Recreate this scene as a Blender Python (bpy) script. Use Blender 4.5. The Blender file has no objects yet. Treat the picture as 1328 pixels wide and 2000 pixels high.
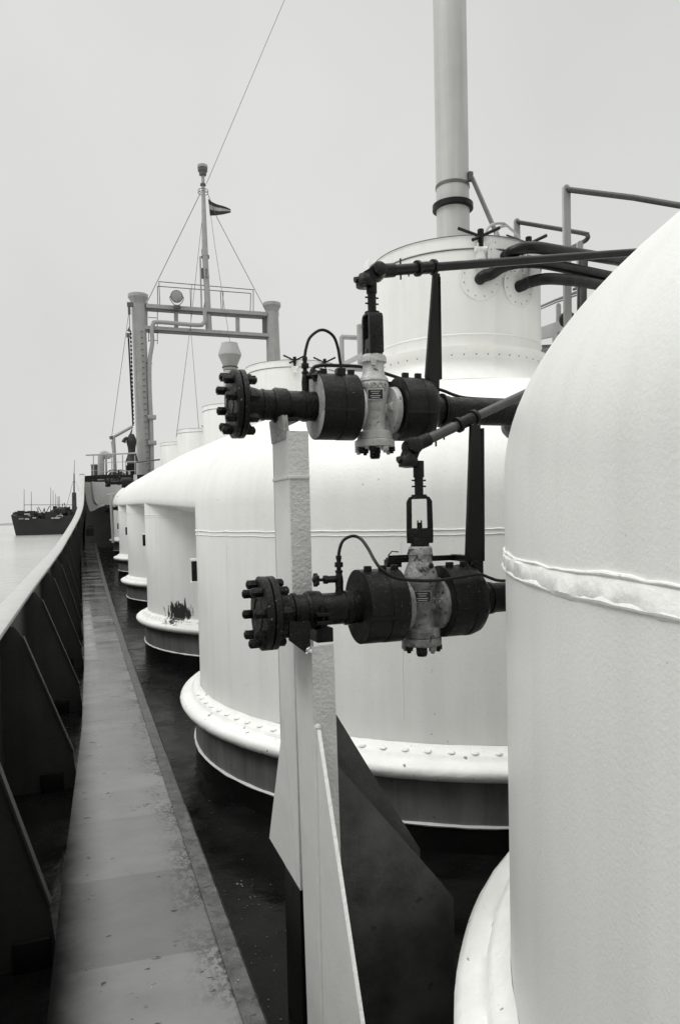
import bpy, bmesh, math, random
from mathutils import Vector, Matrix, noise
random.seed(7)
scene = bpy.context.scene
C = scene.collection
R = math.radians
PI = math.pi

# ------------------------------------------------------------------ camera
# world: X athwart the ship (to starboard), Y along the ship (to the bow), Z up; the eye is the origin
FPX, PCX, PCY = 1400.0, 662.0, 1062.0
yaw, pit, rol = R(19.8), R(2.2), R(1.3)
fw = Vector((math.sin(yaw)*math.cos(pit), math.cos(yaw)*math.cos(pit), -math.sin(pit)))
r0 = Vector((math.cos(yaw), -math.sin(yaw), 0)); u0 = r0.cross(fw)
up = u0*math.cos(rol) + r0*math.sin(rol); rt = r0*math.cos(rol) - u0*math.sin(rol)
cd = bpy.data.cameras.new('camera'); cam = bpy.data.objects.new('camera', cd); C.objects.link(cam)
m = Matrix.Identity(4)
for i in range(3):
    m[i][0] = rt[i]; m[i][1] = up[i]; m[i][2] = -fw[i]
cam.matrix_world = m
cd.sensor_fit = 'VERTICAL'; cd.sensor_height = 24.0; cd.lens = FPX/2000*24
cd.shift_x = (664-PCX)/2000; cd.shift_y = (PCY-1000)/2000
cd.clip_start = 0.05; cd.clip_end = 6000
scene.camera = cam
def ray(px, py): return fw + rt*((px-PCX)/FPX) - up*((py-PCY)/FPX)
def at_u(px, py, u): r = ray(px, py); return r*(u/r.y)
def at_v(px, py, v): r = ray(px, py); return r*(v/r.x)
def at_z(px, py, z): r = ray(px, py); return r*(z/r.z)

# ------------------------------------------------------------------ sky and light (bright overcast, sun behind thin cloud)
w = bpy.data.worlds.new('World'); scene.world = w; w.use_nodes = True
nt = w.node_tree; nt.nodes.clear()
def N(t, **k):
    n = nt.nodes.new(t)
    for a, b in k.items(): setattr(n, a, b)
    return n
SUN_EL, SUN_ROT = R(50), R(-92)
sky = N('ShaderNodeTexSky', sky_type='NISHITA', sun_disc=False, sun_elevation=SUN_EL, sun_rotation=SUN_ROT, air_density=1.0, dust_density=4.0)
bw = N('ShaderNodeRGBToBW'); nt.links.new(sky.outputs[0], bw.inputs[0])
tc = N('ShaderNodeTexCoord'); sx = N('ShaderNodeSeparateXYZ'); nt.links.new(tc.outputs['Generated'], sx.inputs[0])
ramp = N('ShaderNodeValToRGB')                       # cloud layer: thinner and brighter overhead than near the horizon
cr = ramp.color_ramp; cr.interpolation = 'EASE'
cr.elements[0].position = 0.0; cr.elements[0].color = (.375, .375, .366, 1)
cr.elements[1].position = 1.0; cr.elements[1].color = (1.35, 1.35, 1.32, 1)
for p_, c_ in ((.3, .37), (.62, .37), (.8, .95)):
    e = cr.elements.new(p_); e.color = (c_, c_, c_*.975, 1)
nt.links.new(sx.outputs['Z'], ramp.inputs[0])
cl = N('ShaderNodeTexNoise'); cl.inputs['Scale'].default_value = 1.3; cl.inputs['Detail'].default_value = 5
nt.links.new(tc.outputs['Generated'], cl.inputs['Vector'])
clm = N('ShaderNodeMapRange'); clm.inputs[1].default_value = .3; clm.inputs[2].default_value = .7; clm.inputs[3].default_value = .86; clm.inputs[4].default_value = 1.06
nt.links.new(cl.outputs[0], clm.inputs[0])
mul = N('ShaderNodeVectorMath', operation='SCALE'); nt.links.new(ramp.outputs[0], mul.inputs[0]); nt.links.new(clm.outputs[0], mul.inputs['Scale'])
mul2 = N('ShaderNodeVectorMath', operation='SCALE'); mul2.inputs['Scale'].default_value = 20.0; nt.links.new(mul.outputs[0], mul2.inputs[0])
bg = N('ShaderNodeBackground'); bg.inputs[1].default_value = 0.1
mixs = N('ShaderNodeMix', data_type='RGBA'); mixs.inputs[0].default_value = .93
nt.links.new(bw.outputs[0], mixs.inputs[6]); nt.links.new(mul2.outputs[0], mixs.inputs[7])
nt.links.new(mixs.outputs[2], bg.inputs[0])
wo = N('ShaderNodeOutputWorld'); nt.links.new(bg.outputs[0], wo.inputs[0])

sl = bpy.data.lights.new('sun', 'SUN'); sl.energy = 1.05; sl.angle = R(25); sl.color = (1, .995, .975)
so = bpy.data.objects.new('sun', sl); C.objects.link(so)
sdir = Vector((math.sin(SUN_ROT)*math.cos(SUN_EL), math.cos(SUN_ROT)*math.cos(SUN_EL), math.sin(SUN_EL)))
so.rotation_euler = sdir.to_track_quat('Z', 'Y').to_euler()
scene.view_settings.view_transform = 'Standard'; scene.view_settings.look = 'None'
scene.view_settings.exposure = 0.0; scene.view_settings.gamma = 1.0
scene.render.engine = 'CYCLES'

# ------------------------------------------------------------------ materials (the place is recorded in black and white: neutral tones)
MATS = {}
def mat(name, base, rough=.5, spec=.5, metal=0.0, mott=0.0, mscale=4.0, mstretch=(1, 1, 1), bump=0.0, bscale=80.0, bdetail=3.0,
        streak=0.0, specks=None, rvar=0.0, coat=0.0):
    """mott: tone variation (+-), streak: faint vertical run marks, specks: (scale, threshold, tone) small chips or grime"""
    if name in MATS: return MATS[name]
    m = bpy.data.materials.new(name); m.use_nodes = True; t = m.node_tree; n = t.nodes; L = t.links
    b = n['Principled BSDF']; b.inputs['Roughness'].default_value = rough; b.inputs['Metallic'].default_value = metal
    b.inputs['Specular IOR Level'].default_value = spec; b.inputs['Coat Weight'].default_value = coat; b.inputs['Coat Roughness'].default_value = .12
    co = n.new('ShaderNodeTexCoord')
    def noi(scale, det=4.0, st=(1, 1, 1), rg=.6):
        mp = n.new('ShaderNodeMapping'); mp.inputs['Scale'].default_value = st; L.new(co.outputs['Object'], mp.inputs[0])
        x = n.new('ShaderNodeTexNoise'); x.inputs['Scale'].default_value = scale; x.inputs['Detail'].default_value = det
        x.inputs['Roughness'].default_value = rg; L.new(mp.outputs[0], x.inputs['Vector']); return x.outputs[0]
    def mr(src, a, b_, c, d, clamp=True):
        x = n.new('ShaderNodeMapRange'); x.inputs[1].default_value = a; x.inputs[2].default_value = b_; x.inputs[3].default_value = c; x.inputs[4].default_value = d
        L.new(src, x.inputs[0]); return x.outputs[0]
    def op(o, a, c):
        x = n.new('ShaderNodeMath'); x.operation = o
        for i, s in enumerate((a, c)):
            if isinstance(s, (int, float)): x.inputs[i].default_value = s
            else: L.new(s, x.inputs[i])
        return x.outputs[0]
    val = mr(noi(mscale, 6, mstretch), .3, .7, base*(1-mott), base*(1+mott))
    if streak: val = op('MULTIPLY', val, mr(noi(9, 5, (1, 1, .04)), .42, .75, 1.0, 1-streak))
    if specks:
        for sc, th, tone in specks:
            k = mr(noi(sc, 2), th, th+.03, 0, 1)
            mx = n.new('ShaderNodeMix'); mx.data_type = 'FLOAT'; L.new(k, mx.inputs[0]); L.new(val, mx.inputs[2]); mx.inputs[3].default_value = tone; val = mx.outputs[0]
    cb = n.new('ShaderNodeCombineColor'); L.new(val, cb.inputs[0]); L.new(val, cb.inputs[1]); L.new(op('MULTIPLY', val, .975), cb.inputs[2])
    L.new(cb.outputs[0], b.inputs['Base Color'])
    if rvar: L.new(mr(noi(mscale*1.7, 5, mstretch), .35, .65, max(.03, rough-rvar), min(1, rough+rvar)), b.inputs['Roughness'])
    if bump:
        bp = n.new('ShaderNodeBump'); bp.inputs['Strength'].default_value = 1.0; bp.inputs['Distance'].default_value = bump
        L.new(noi(bscale, bdetail), bp.inputs['Height']); L.new(bp.outputs[0], b.inputs['Normal'])
    m['val'] = 1; MATS[name] = m; m['_n'] = name
    return m
WHITE = mat('white_tank_coating', .83, .42, .4, mott=.05, mscale=1.3, bump=.0015, bscale=45, streak=.07, specks=[(26, .745, .45), (75, .76, .3)], rvar=.1)
NEARW = mat('white_tank_coating_drops', .74, .40, .4, mott=.04, mscale=2.0, bump=.0012, bscale=110, bdetail=4, streak=.06, specks=[(40, .76, .5)])
LIP = mat('white_rim_coating', .86, .45, .4, mott=.06, mscale=5, bump=.006, bscale=22, bdetail=5, specks=[(17, .70, .25)])
WELD = mat('white_bead', .84, .45, mott=.04, bump=.004, bscale=50)
SKIRT = mat('grey_skirt_paint', .17, .5, mott=.35, mscale=3, mstretch=(1, 1, .5), streak=.4, bump=.002, bscale=30, specks=[(20, .70, .06)])
BLACK = mat('black_paint', .006, .42, .25, mott=.3, bump=.001, bscale=60, rvar=.1)
GREASE = mat('black_greasy_paint', .005, .36, .22, mott=.5, mscale=14, bump=.0035, bscale=70, bdetail=6, rvar=.18, specks=[(150, .70, .16)])
FLG = mat('black_crusted_flange_paint', .007, .40, .2, mott=.6, mscale=18, bump=.006, bscale=65, bdetail=6, rvar=.2, specks=[(95, .68, .16)])
INSUL = mat('black_insulation_cover', .008, .42, .18, mott=.5, mscale=9, bump=.0018, bscale=60, bdetail=6, rvar=.15, specks=[(190, .685, .20)])
INSFACE = mat('grey_speckled_cover_face', .30, .6, mott=.3, mscale=20, bump=.003, bscale=100, specks=[(130, .60, .07)])
SILVER = mat('aluminium_painted_casting', .44, .42, .5, metal=.25, mott=.2, mscale=12, bump=.004, bscale=70, bdetail=5, specks=[(55, .68, .12)], rvar=.12)
SILVERD = mat('stained_aluminium_casting', .24, .40, .5, metal=.25, mott=.5, mscale=14, bump=.006, bscale=60, bdetail=6, specks=[(45, .62, .05)], rvar=.15)
POST = mat('light_grey_post_paint', .62, .5, mott=.06, mscale=6, bump=.001, bscale=90, specks=[(60, .74, .8)])
ROUGHP = mat('light_grey_rough_paint', .58, .55, mott=.12, mscale=10, bump=.007, bscale=80, bdetail=4)
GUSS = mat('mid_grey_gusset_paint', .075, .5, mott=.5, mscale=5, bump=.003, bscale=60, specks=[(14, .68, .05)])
DECK = mat('wet_black_deck', .006, .22, .11, mott=.6, mscale=2.5, bump=.004, bscale=9, rvar=.12, specks=[(34, .77, .4)])
WALK = mat('wet_grey_walkway', .115, .30, .6, coat=.9, mott=.3, mscale=3.0, mstretch=(.8, 1.6, 1), bump=.002, bscale=16, rvar=.2, specks=[(22, .715, .03), (60, .78, .5)])
KERB = mat('worn_grey_kerb', .07, .3, .5, mott=.7, mscale=12, bump=.004, bscale=50, specks=[(30, .60, .03), (40, .72, .45)])
BULW = mat('dark_bulwark_paint', .026, .45, mott=.25, mscale=3, bump=.002, bscale=30, streak=.3)
CAPW = mat('pale_rail_paint', .42, .5, mott=.08, mscale=6, streak=.0, bump=.002, bscale=40)
MAST = mat('grey_mast_paint', .36, .5, mott=.10, mscale=3, streak=.15)
MASTD = mat('dark_mast_paint', .10, .5, mott=.2)
PALE = mat('pale_deckhouse_paint', .42, .55, mott=.08, mscale=1.5, bump=.003, bscale=10, streak=.1)
RAILP = mat('black_handrail_paint', .045, .4, mott=.3, mscale=20, bump=.001, bscale=90)
WIRE = mat('steel_wire', .10, .6)
def wet_walk():
    m = WALK; T = m.node_tree; n = T.nodes; L = T.links; b = n['Principled BSDF']; src = b.inputs['Base Color'].links[0].from_socket
    co = n.new('ShaderNodeTexCoord'); sp = n.new('ShaderNodeSeparateXYZ'); L.new(co.outputs['Object'], sp.inputs[0])
    mp = n.new('ShaderNodeMapping'); mp.inputs['Scale'].default_value = (.8, 2.2, 1); L.new(co.outputs['Object'], mp.inputs[0])
    nz = n.new('ShaderNodeTexNoise'); nz.inputs['Scale'].default_value = 1.3; nz.inputs['Detail'].default_value = 7; nz.inputs['Roughness'].default_value = .65; L.new(mp.outputs[0], nz.inputs['Vector'])
    far = n.new('ShaderNodeMapRange'); far.inputs[1].default_value = 4; far.inputs[2].default_value = 13; far.inputs[3].default_value = -.18; far.inputs[4].default_value = .16; L.new(sp.outputs['Y'], far.inputs[0])
    edge = n.new('ShaderNodeMapRange'); edge.inputs[1].default_value = .17; edge.inputs[2].default_value = -.03; edge.inputs[3].default_value = 0; edge.inputs[4].default_value = .45; L.new(sp.outputs['X'], edge.inputs[0])
    a = n.new('ShaderNodeMath'); a.operation = 'ADD'; L.new(nz.outputs[0], a.inputs[0]); L.new(far.outputs[0], a.inputs[1])
    a2 = n.new('ShaderNodeMath'); a2.operation = 'ADD'; L.new(a.outputs[0], a2.inputs[0]); a2.inputs[1].default_value = 0.0
    wet = n.new('ShaderNodeMapRange'); wet.inputs[1].default_value = .44; wet.inputs[2].default_value = .74; L.new(a2.outputs[0], wet.inputs[0])
    mx = n.new('ShaderNodeMix'); mx.data_type = 'RGBA'; L.new(wet.outputs[0], mx.inputs[0]); L.new(src, mx.inputs[6]); mx.inputs[7].default_value = (.022, .022, .021, 1); L.new(mx.outputs[2], b.inputs['Base Color'])
    cr_ = n.new('ShaderNodeMapRange'); cr_.inputs[3].default_value = .30; cr_.inputs[4].default_value = .07; L.new(wet.outputs[0], cr_.inputs[0]); L.new(cr_.outputs[0], b.inputs['Coat Roughness'])
    rg = n.new('ShaderNodeMapRange'); rg.inputs[3].default_value = .42; rg.inputs[4].default_value = .18; L.new(wet.outputs[0], rg.inputs[0]); L.new(rg.outputs[0], b.inputs['Roughness'])
    cw = n.new('ShaderNodeMapRange'); cw.inputs[3].default_value = .85; cw.inputs[4].default_value = .9; b.inputs['Coat IOR'].default_value = 1.85; L.new(wet.outputs[0], cw.inputs[0])
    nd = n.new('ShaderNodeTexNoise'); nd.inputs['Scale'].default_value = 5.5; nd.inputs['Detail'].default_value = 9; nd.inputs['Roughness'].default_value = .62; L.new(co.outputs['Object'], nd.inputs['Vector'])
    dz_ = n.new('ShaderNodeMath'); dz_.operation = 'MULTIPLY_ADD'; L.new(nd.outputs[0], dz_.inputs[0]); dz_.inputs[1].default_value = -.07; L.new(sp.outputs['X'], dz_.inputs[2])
    side_shade = n.new('ShaderNodeMapRange'); side_shade.interpolation_type = 'SMOOTHSTEP'; side_shade.inputs[1].default_value = .06; side_shade.inputs[2].default_value = -.20; L.new(dz_.outputs[0], side_shade.inputs[0])   # bulwark shade and reflection painted as a dark fade along the left side
    def nz_(sc, det, st=(1, 1, 1), rg=.6):
        q = n.new('ShaderNodeMapping'); q.inputs['Scale'].default_value = st; L.new(co.outputs['Object'], q.inputs[0]); x = n.new('ShaderNodeTexNoise'); x.inputs['Scale'].default_value = sc; x.inputs['Detail'].default_value = det; x.inputs['Roughness'].default_value = rg; L.new(q.outputs[0], x.inputs['Vector']); return x.outputs[0]
    def mr_(src_, a_, b_, c_=0.0, d_=1.0):
        x = n.new('ShaderNodeMapRange'); x.inputs[1].default_value = a_; x.inputs[2].default_value = b_; x.inputs[3].default_value = c_; x.inputs[4].default_value = d_; L.new(src_, x.inputs[0]); return x.outputs[0]
    def mt_(o_, a_, b_):
        x = n.new('ShaderNodeMath'); x.operation = o_
        for i_, v_ in enumerate((a_, b_)):
            if isinstance(v_, (int, float)): x.inputs[i_].default_value = v_
            else: L.new(v_, x.inputs[i_])
        return x.outputs[0]
    plate = n.new('ShaderNodeTexWhiteNoise'); plate.noise_dimensions = '1D'; L.new(mt_('FLOOR', mt_('ADD', mt_('MULTIPLY', sp.outputs['Y'], 1.35), mt_('MULTIPLY', sp.outputs['X'], .10)), 0), plate.inputs['W'])   # each plate its own worn tone
    tone = mr_(plate.outputs['Value'], 0, 1, .62, 1.35)
    vm = n.new('ShaderNodeVectorMath'); vm.operation = 'SCALE'; L.new(mx.outputs[2], vm.inputs[0]); L.new(tone, vm.inputs['Scale'])
    rust = mt_('MULTIPLY', mt_('MULTIPLY', mr_(sp.outputs['X'], .30, .50), mr_(nz_(2.3, 3), .43, .55)), mr_(nz_(48, 8, (1, .7, 1), .7), .46, .52))      # rust pitting along the outer edge
    spots = mr_(nz_(11, 4, (1.0, 1.6, 1)), .665, .69)
    grit = mr_(nz_(140, 2), .70, .74, 0, .5)
    m3 = n.new('ShaderNodeMix'); m3.data_type = 'RGBA'; L.new(mt_('MAXIMUM', rust, spots), m3.inputs[0]); L.new(vm.outputs[0], m3.inputs[6]); m3.inputs[7].default_value = (.012, .012, .012, 1)
    m4 = n.new('ShaderNodeMix'); m4.data_type = 'RGBA'; L.new(grit, m4.inputs[0]); L.new(m3.outputs[2], m4.inputs[6]); m4.inputs[7].default_value = (.4, .4, .39, 1)
    mx2 = n.new('ShaderNodeMix'); mx2.data_type = 'RGBA'; L.new(side_shade.outputs[0], mx2.inputs[0]); L.new(m4.outputs[2], mx2.inputs[6]); mx2.inputs[7].default_value = (.010, .010, .010, 1); L.new(mx2.outputs[2], b.inputs['Base Color'])
    inv = n.new('ShaderNodeMath'); inv.operation = 'SUBTRACT'; inv.inputs[0].default_value = 1.0; L.new(side_shade.outputs[0], inv.inputs[1])
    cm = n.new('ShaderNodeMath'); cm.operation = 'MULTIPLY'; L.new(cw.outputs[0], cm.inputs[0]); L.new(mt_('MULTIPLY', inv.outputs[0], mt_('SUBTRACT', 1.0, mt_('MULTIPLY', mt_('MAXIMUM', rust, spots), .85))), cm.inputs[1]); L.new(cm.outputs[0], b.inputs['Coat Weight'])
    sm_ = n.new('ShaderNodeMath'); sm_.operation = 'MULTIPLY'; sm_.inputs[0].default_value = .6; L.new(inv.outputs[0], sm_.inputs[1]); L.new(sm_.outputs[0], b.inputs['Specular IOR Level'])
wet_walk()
PLATE = mat('black_name_plate', .012, .25, spec=.4)
PLATEM = mat('plate_lettering', .45, .4, metal=.3)
FDARK = mat('dark_flag_cloth', .03, .9); FLIGHT = mat('light_flag_cloth', .38, .9)
SHIPB = mat('black_ship_hull', .018, .7, mott=.2, mscale=.2); SHIPG = mat('grey_ship_upperworks', .04, .7, mott=.5, mscale=.4)
SEA = mat('grey_harbour_water', .42, .18, .5, mott=.15, mscale=.02, bump=.25, bscale=.6, bdetail=6)
LAND = mat('dull_far_shore', .22, .9, mott=.3, mscale=.02)
CANVAS = mat('black_wet_canvas', .006, .5, mott=.4, bump=.01, bscale=12)
GLASS = mat('searchlight_glass', .30, .08, .8)

# ------------------------------------------------------------------ mesh helpers
class MB:
    """collects shapes in world coordinates; build() links them as one mesh object"""
    def __init__(s): s.v = []; s.f = []
    def add(s, vs, fs):
        o = len(s.v); s.v += [tuple(v) for v in vs]; s.f += [tuple(i+o for i in f) for f in fs]; return s
    def box(s, c, size, ax=None):
        a, b, d = [Vector(x) for x in (ax or ((1, 0, 0), (0, 1, 0), (0, 0, 1)))]; c = Vector(c); h = [q/2 for q in size]
        vs = [c+a*(i*h[0])+b*(j*h[1])+d*(k*h[2]) for i in (-1, 1) for j in (-1, 1) for k in (-1, 1)]
        return s.add(vs, [(0, 1, 3, 2), (4, 6, 7, 5), (0, 4, 5, 1), (2, 3, 7, 6), (0, 2, 6, 4), (1, 5, 7, 3)])
    def bar(s, a, b, wx, wz, upv=(0, 0, 1)):
        a = Vector(a); b = Vector(b); d = (b-a); l = d.length; d.normalize(); x = d.cross(Vector(upv))
        if x.length < 1e-4: x = Vector((1, 0, 0))
        x.normalize(); z = x.cross(d); return s.box((a+b)/2, (wx, l, wz), (x, d, z))
    def lathe(s, prof, o, axis=(0, 0, 1), n=32, jit=0.0, seed=0, cap=True):
        """prof: (radius, distance along axis)"""
        ax = Vector(axis).normalized(); t = Vector((0, 0, 1)) if abs(ax.z) < .9 else Vector((1, 0, 0))
        x = ax.cross(t).normalized(); y = ax.cross(x); o = Vector(o); vs = []
        for r_, h in prof:
            for i in range(n):
                a = 2*PI*i/n; rr = r_
                if jit: rr += jit*noise.noise(Vector((math.cos(a)*r_*14+seed, math.sin(a)*r_*14, h*20)))
                vs.append(o+ax*h+(x*math.cos(a)+y*math.sin(a))*rr)
        fs = []
        for k in range(len(prof)-1):
            for i in range(n):
                j = (i+1) % n; fs.append((k*n+i, k*n+j, (k+1)*n+j, (k+1)*n+i))
        if cap:
            fs.append(tuple(range(n))); fs.append(tuple(range((len(prof)-1)*n, len(prof)*n)))
        return s.add(vs, fs)
    def cyl(s, a, b, r, r2=None, n=16):
        a = Vector(a); b = Vector(b); return s.lathe([(r, 0), (r if r2 is None else r2, (b-a).length)], a, b-a, n)
    def hexa(s, a, b, r): return s.cyl(a, b, r, n=6)
    def tube(s, pts, r, n=12, smooth=0, closed=False):
        pts = [Vector(p) for p in pts]
        if smooth:
            q = []
            m_ = len(pts)
            for i in range(m_-1 if not closed else m_):
                p0 = pts[(i-1) % m_] if (i > 0 or closed) else pts[0]*2-pts[1]; p1 = pts[i]; p2 = pts[(i+1) % m_]
                p3 = pts[(i+2) % m_] if (i+2 < m_ or closed) else p2*2-p1
                for k in range(smooth):
                    t = k/smooth
                    q.append(.5*((2*p1)+(p2-p0)*t+(2*p0-5*p1+4*p2-p3)*t*t+(3*p1-p0-3*p2+p3)*t**3))
            if not closed: q.append(pts[-1])
            if isinstance(r, list):
                r = [r[min(int(i/smooth), len(r)-1)]*(1-(i/smooth) % 1)+r[min(int(i/smooth)+1, len(r)-1)]*((i/smooth) % 1) for i in range(len(q))]
            pts = q
        m_ = len(pts); vs = []; d0 = (pts[1]-pts[0]).normalized()
        x = d0.cross(Vector((0, 0, 1)) if abs(d0.z) < .9 else Vector((1, 0, 0))).normalized()
        for i, p in enumerate(pts):
            if closed: d = (pts[(i+1) % m_]-pts[i-1]).normalized()
            else: d = (pts[min(i+1, m_-1)]-pts[max(i-1, 0)]).normalized()
            x = (x-d*x.dot(d)).normalized(); y = d.cross(x); rr = r[i] if isinstance(r, list) else r
            vs += [p+(x*math.cos(2*PI*k/n)+y*math.sin(2*PI*k/n))*rr for k in range(n)]
        fs = []
        for i in range(m_ if closed else m_-1):
            a_, b_ = i*n, ((i+1) % m_)*n
            for k in range(n):
                l = (k+1) % n; fs.append((a_+k, a_+l, b_+l, b_+k))
        if not closed: fs += [tuple(range(n)), tuple(range((m_-1)*n, m_*n))]
        return s.add(vs, fs)
    def prism(s, poly, thick):
        """poly: 3-D points of a planar outline, thick: vector of extrusion"""
        t = Vector(thick); p = [Vector(q) for q in poly]; n = len(p)
        fs = [tuple(range(n)), tuple(range(n, 2*n))]+[(i, (i+1) % n, n+(i+1) % n, n+i) for i in range(n)]
        return s.add(p+[q+t for q in p], fs)
    def sheet(s, rows):
        n = len(rows[0]); vs = [p for r_ in rows for p in r_]
        return s.add(vs, [(i*n+j, i*n+j+1, (i+1)*n+j+1, (i+1)*n+j) for i in range(len(rows)-1) for j in range(n-1)])
    def sphere(s, c, r, n=14, sc=(1, 1, 1)):
        k = n//2; vs = []; c = Vector(c)
        for i in range(k+1):
            t = PI*i/k
            for j in range(n): a = 2*PI*j/n; vs.append(c+Vector((r*sc[0]*math.sin(t)*math.cos(a), r*sc[1]*math.sin(t)*math.sin(a), r*sc[2]*math.cos(t))))
        return s.add(vs, [(i*n+j, i*n+(j+1) % n, (i+1)*n+(j+1) % n, (i+1)*n+j) for i in range(k) for j in range(n)])
    def build(s, name, m, parent=None, bevel=0.0, flat=False, label=None, ang=35):
        o_ = Vector((0, 0, 0)); q = parent
        while q is not None: o_ += q.location; q = q.parent
        me = bpy.data.meshes.new(name); bm = bmesh.new()
        vv = [bm.verts.new(Vector(v)-o_) for v in s.v]
        for f in s.f:
            try: bm.faces.new([vv[i] for i in f])
            except ValueError: pass
        bmesh.ops.remove_doubles(bm, verts=bm.verts, dist=1e-5)
        bmesh.ops.recalc_face_normals(bm, faces=bm.faces)
        if bevel: bmesh.ops.bevel(bm, geom=[e for e in bm.edges if len(e.link_faces) == 2 and e.calc_face_angle(0) > .6], offset=bevel, segments=2, affect='EDGES', profile=.6)
        bm.to_mesh(me); bm.free()
        if not flat:
            me.polygons.foreach_set('use_smooth', [True]*len(me.polygons)); me.set_sharp_from_angle(angle=R(ang))
        me.materials.append(m)
        o = bpy.data.objects.new(name, me); C.objects.link(o)
        if parent: o.parent = parent
        if label: o['label'] = label
        return o
def thing(name, loc, label, cat, group=None):
    o = bpy.data.objects.new(name, None); C.objects.link(o); o.location = loc; o.empty_display_size = .1
    o['label'] = label; o['category'] = cat
    if group: o['group'] = group
    return o
def tag(o, label, cat, group=None):
    o['label'] = label; o['category'] = cat
    if group: o['group'] = group
    return o
def struct(o, kind='structure'): o['kind'] = kind; return o
def text_mesh(s, size, place, depth=.0015, spacing=1.0):
    """raised lettering: place(x, y, z) maps flat letter coordinates to the surface"""
    cu = bpy.data.curves.new('lettering', 'FONT'); cu.body = s; cu.size = size; cu.extrude = depth; cu.align_x = 'CENTER'; cu.align_y = 'CENTER'
    cu.space_character = spacing; cu.offset = size*.012; cu.resolution_u = 2
    ob = bpy.data.objects.new('tmp_lettering', cu); C.objects.link(ob)
    dg = bpy.context.evaluated_depsgraph_get(); me = ob.evaluated_get(dg).to_mesh()
    vs = [place(*v.co) for v in me.vertices]; fs = [tuple(p.vertices) for p in me.polygons]
    ob.evaluated_get(dg).to_mesh_clear(); bpy.data.objects.remove(ob); bpy.data.curves.remove(cu)
    mb = MB(); mb.add(vs, fs); return mb

# ------------------------------------------------------------------ sea, shore
def sheer(u): return .00195*(max(u, 6)-6)**2 if u > 6 else 0.0
ss = MB(); ss.add([(-2500, -400, -3.5), (2500, -400, -3.5), (2500, 3000, -3.5), (-2500, 3000, -3.5)], [(0, 1, 2, 3)])
struct(ss.build('water', SEA))
sh = MB(); rows = []
for i in range(90):
    x = -1500+i*30; h = 4+5*noise.noise(Vector((i*.21, 0, 0)))+3*noise.noise(Vector((i*.9, 3, 0)))
    rows.append([(x, 1500, -3.6), (x, 1520, -3.5+max(1.5, h)), (x, 1700, -3.5+max(1.0, h*.7)), (x, 1720, -3.6)])
sh.sheet(rows); struct(sh.build('far_shore', LAND))

# ------------------------------------------------------------------ ship: deck, walkway, bulwark
DZ, WZ, WR = -2.03, -1.78, .565
US = [-4+.75*i for i in range(45)]                       # stations along the ship
dk = MB(); dk.sheet([[(-.62, u, DZ+sheer(u)), (WR, u, DZ+sheer(u)), (5, u, DZ+sheer(u)), (11, u, DZ+sheer(u))] for u in US])
struct(dk.build('deck', DECK))
WLX = lambda u: -.17 if u < 3 else (-.17+.125*(u-3)/3.5 if u < 6.5 else min(.0, -.045+.0128*(u-6.5)))   # left edge of the walkway
wk = MB(); UW = [u for u in US if u < 28.6]
for k in range(len(UW)-1):
    a, b = UW[k], UW[k+1]; st = 0.0                         # lapped plates: tiny steps at the seams
    pa, pb = WZ+sheer(a)+st, WZ+sheer(b)+st
    wk.sheet([[(WLX(a), a, pa), (.15, a, pa+.004), (.35, a, pa+.002), (WR-.085, a, pa)], [(WLX(b), b, pb), (.15, b, pb+.004), (.35, b, pb+.002), (WR-.085, b, pb)]])
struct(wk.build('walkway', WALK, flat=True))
kb = MB()
kb.sheet([[(WR-.085, u, WZ+sheer(u)-.01), (WR-.085, u, WZ+sheer(u)+.011), (WR-.012, u, WZ+sheer(u)+.009), (WR, u, WZ+sheer(u)-.006), (WR+.004, u, DZ+sheer(u)-.02)] for u in UW])
kb.sheet([[(WLX(u), u, WZ+sheer(u)), (WLX(u), u, DZ+sheer(u)-.02)] for u in UW])
struct(kb.build('walkway_kerb', KERB))

BU = [(-4, -.62, -.80), (4, -.60, -.75), (8, -.56, -.69), (12, -.48, -.60), (15, -.43, -.54), (18, -.37, -.43), (22, -.21, -.13), (25, -.01, .30), (26.7, .09, .74), (28.2, .16, 1.72), (29, .18, 1.80)]
def bulw(u):
    for i in range(len(BU)-1):
        if u <= BU[i+1][0]:
            a, b = BU[i], BU[i+1]; t = (u-a[0])/(b[0]-a[0])
            p0 = BU[max(i-1, 0)]; p3 = BU[min(i+2, len(BU)-1)]; out = []
            for c in (1, 2):
                m0 = (b[c]-p0[c])/max(1e-6, b[0]-p0[0])*(b[0]-a[0]); m1 = (p3[c]-a[c])/max(1e-6, p3[0]-a[0])*(b[0]-a[0])
                out.append((2*t**3-3*t*t+1)*a[c]+(t**3-2*t*t+t)*m0+(-2*t**3+3*t*t)*b[c]+(t**3-t*t)*m1)
            return out
    return [BU[-1][1], BU[-1][2]]
bwk = thing('bulwark', (-.5, 4, DZ), 'dark inner ship-side plating with a pale sweeping cap rail, left of the walkway', 'bulwark')
UB = [-4+.4*i for i in range(83)]
pl = MB(); pl.sheet([[(bulw(u)[0], u, -3.8), (bulw(u)[0], u, bulw(u)[1]-.01)] for u in UB]); pl.sheet([[(bulw(u)[0]-.012, u, -3.8), (bulw(u)[0]-.012, u, bulw(u)[1]-.01)] for u in UB])
pl.build('side_plate', BULW, bwk)
cp = MB(); prof = [(.07, -.035), (.075, -.02), (.072, .0), (.05, .012), (-.09, .012), (-.11, 0), (-.112, -.02), (-.105, -.035)]
cp.sheet([[(bulw(u)[0]+a, u, bulw(u)[1]+b) for a, b in prof+[prof[0]]] for u in UB]); cp.build('cap_rail', CAPW, bwk)
u = 1.2
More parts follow.
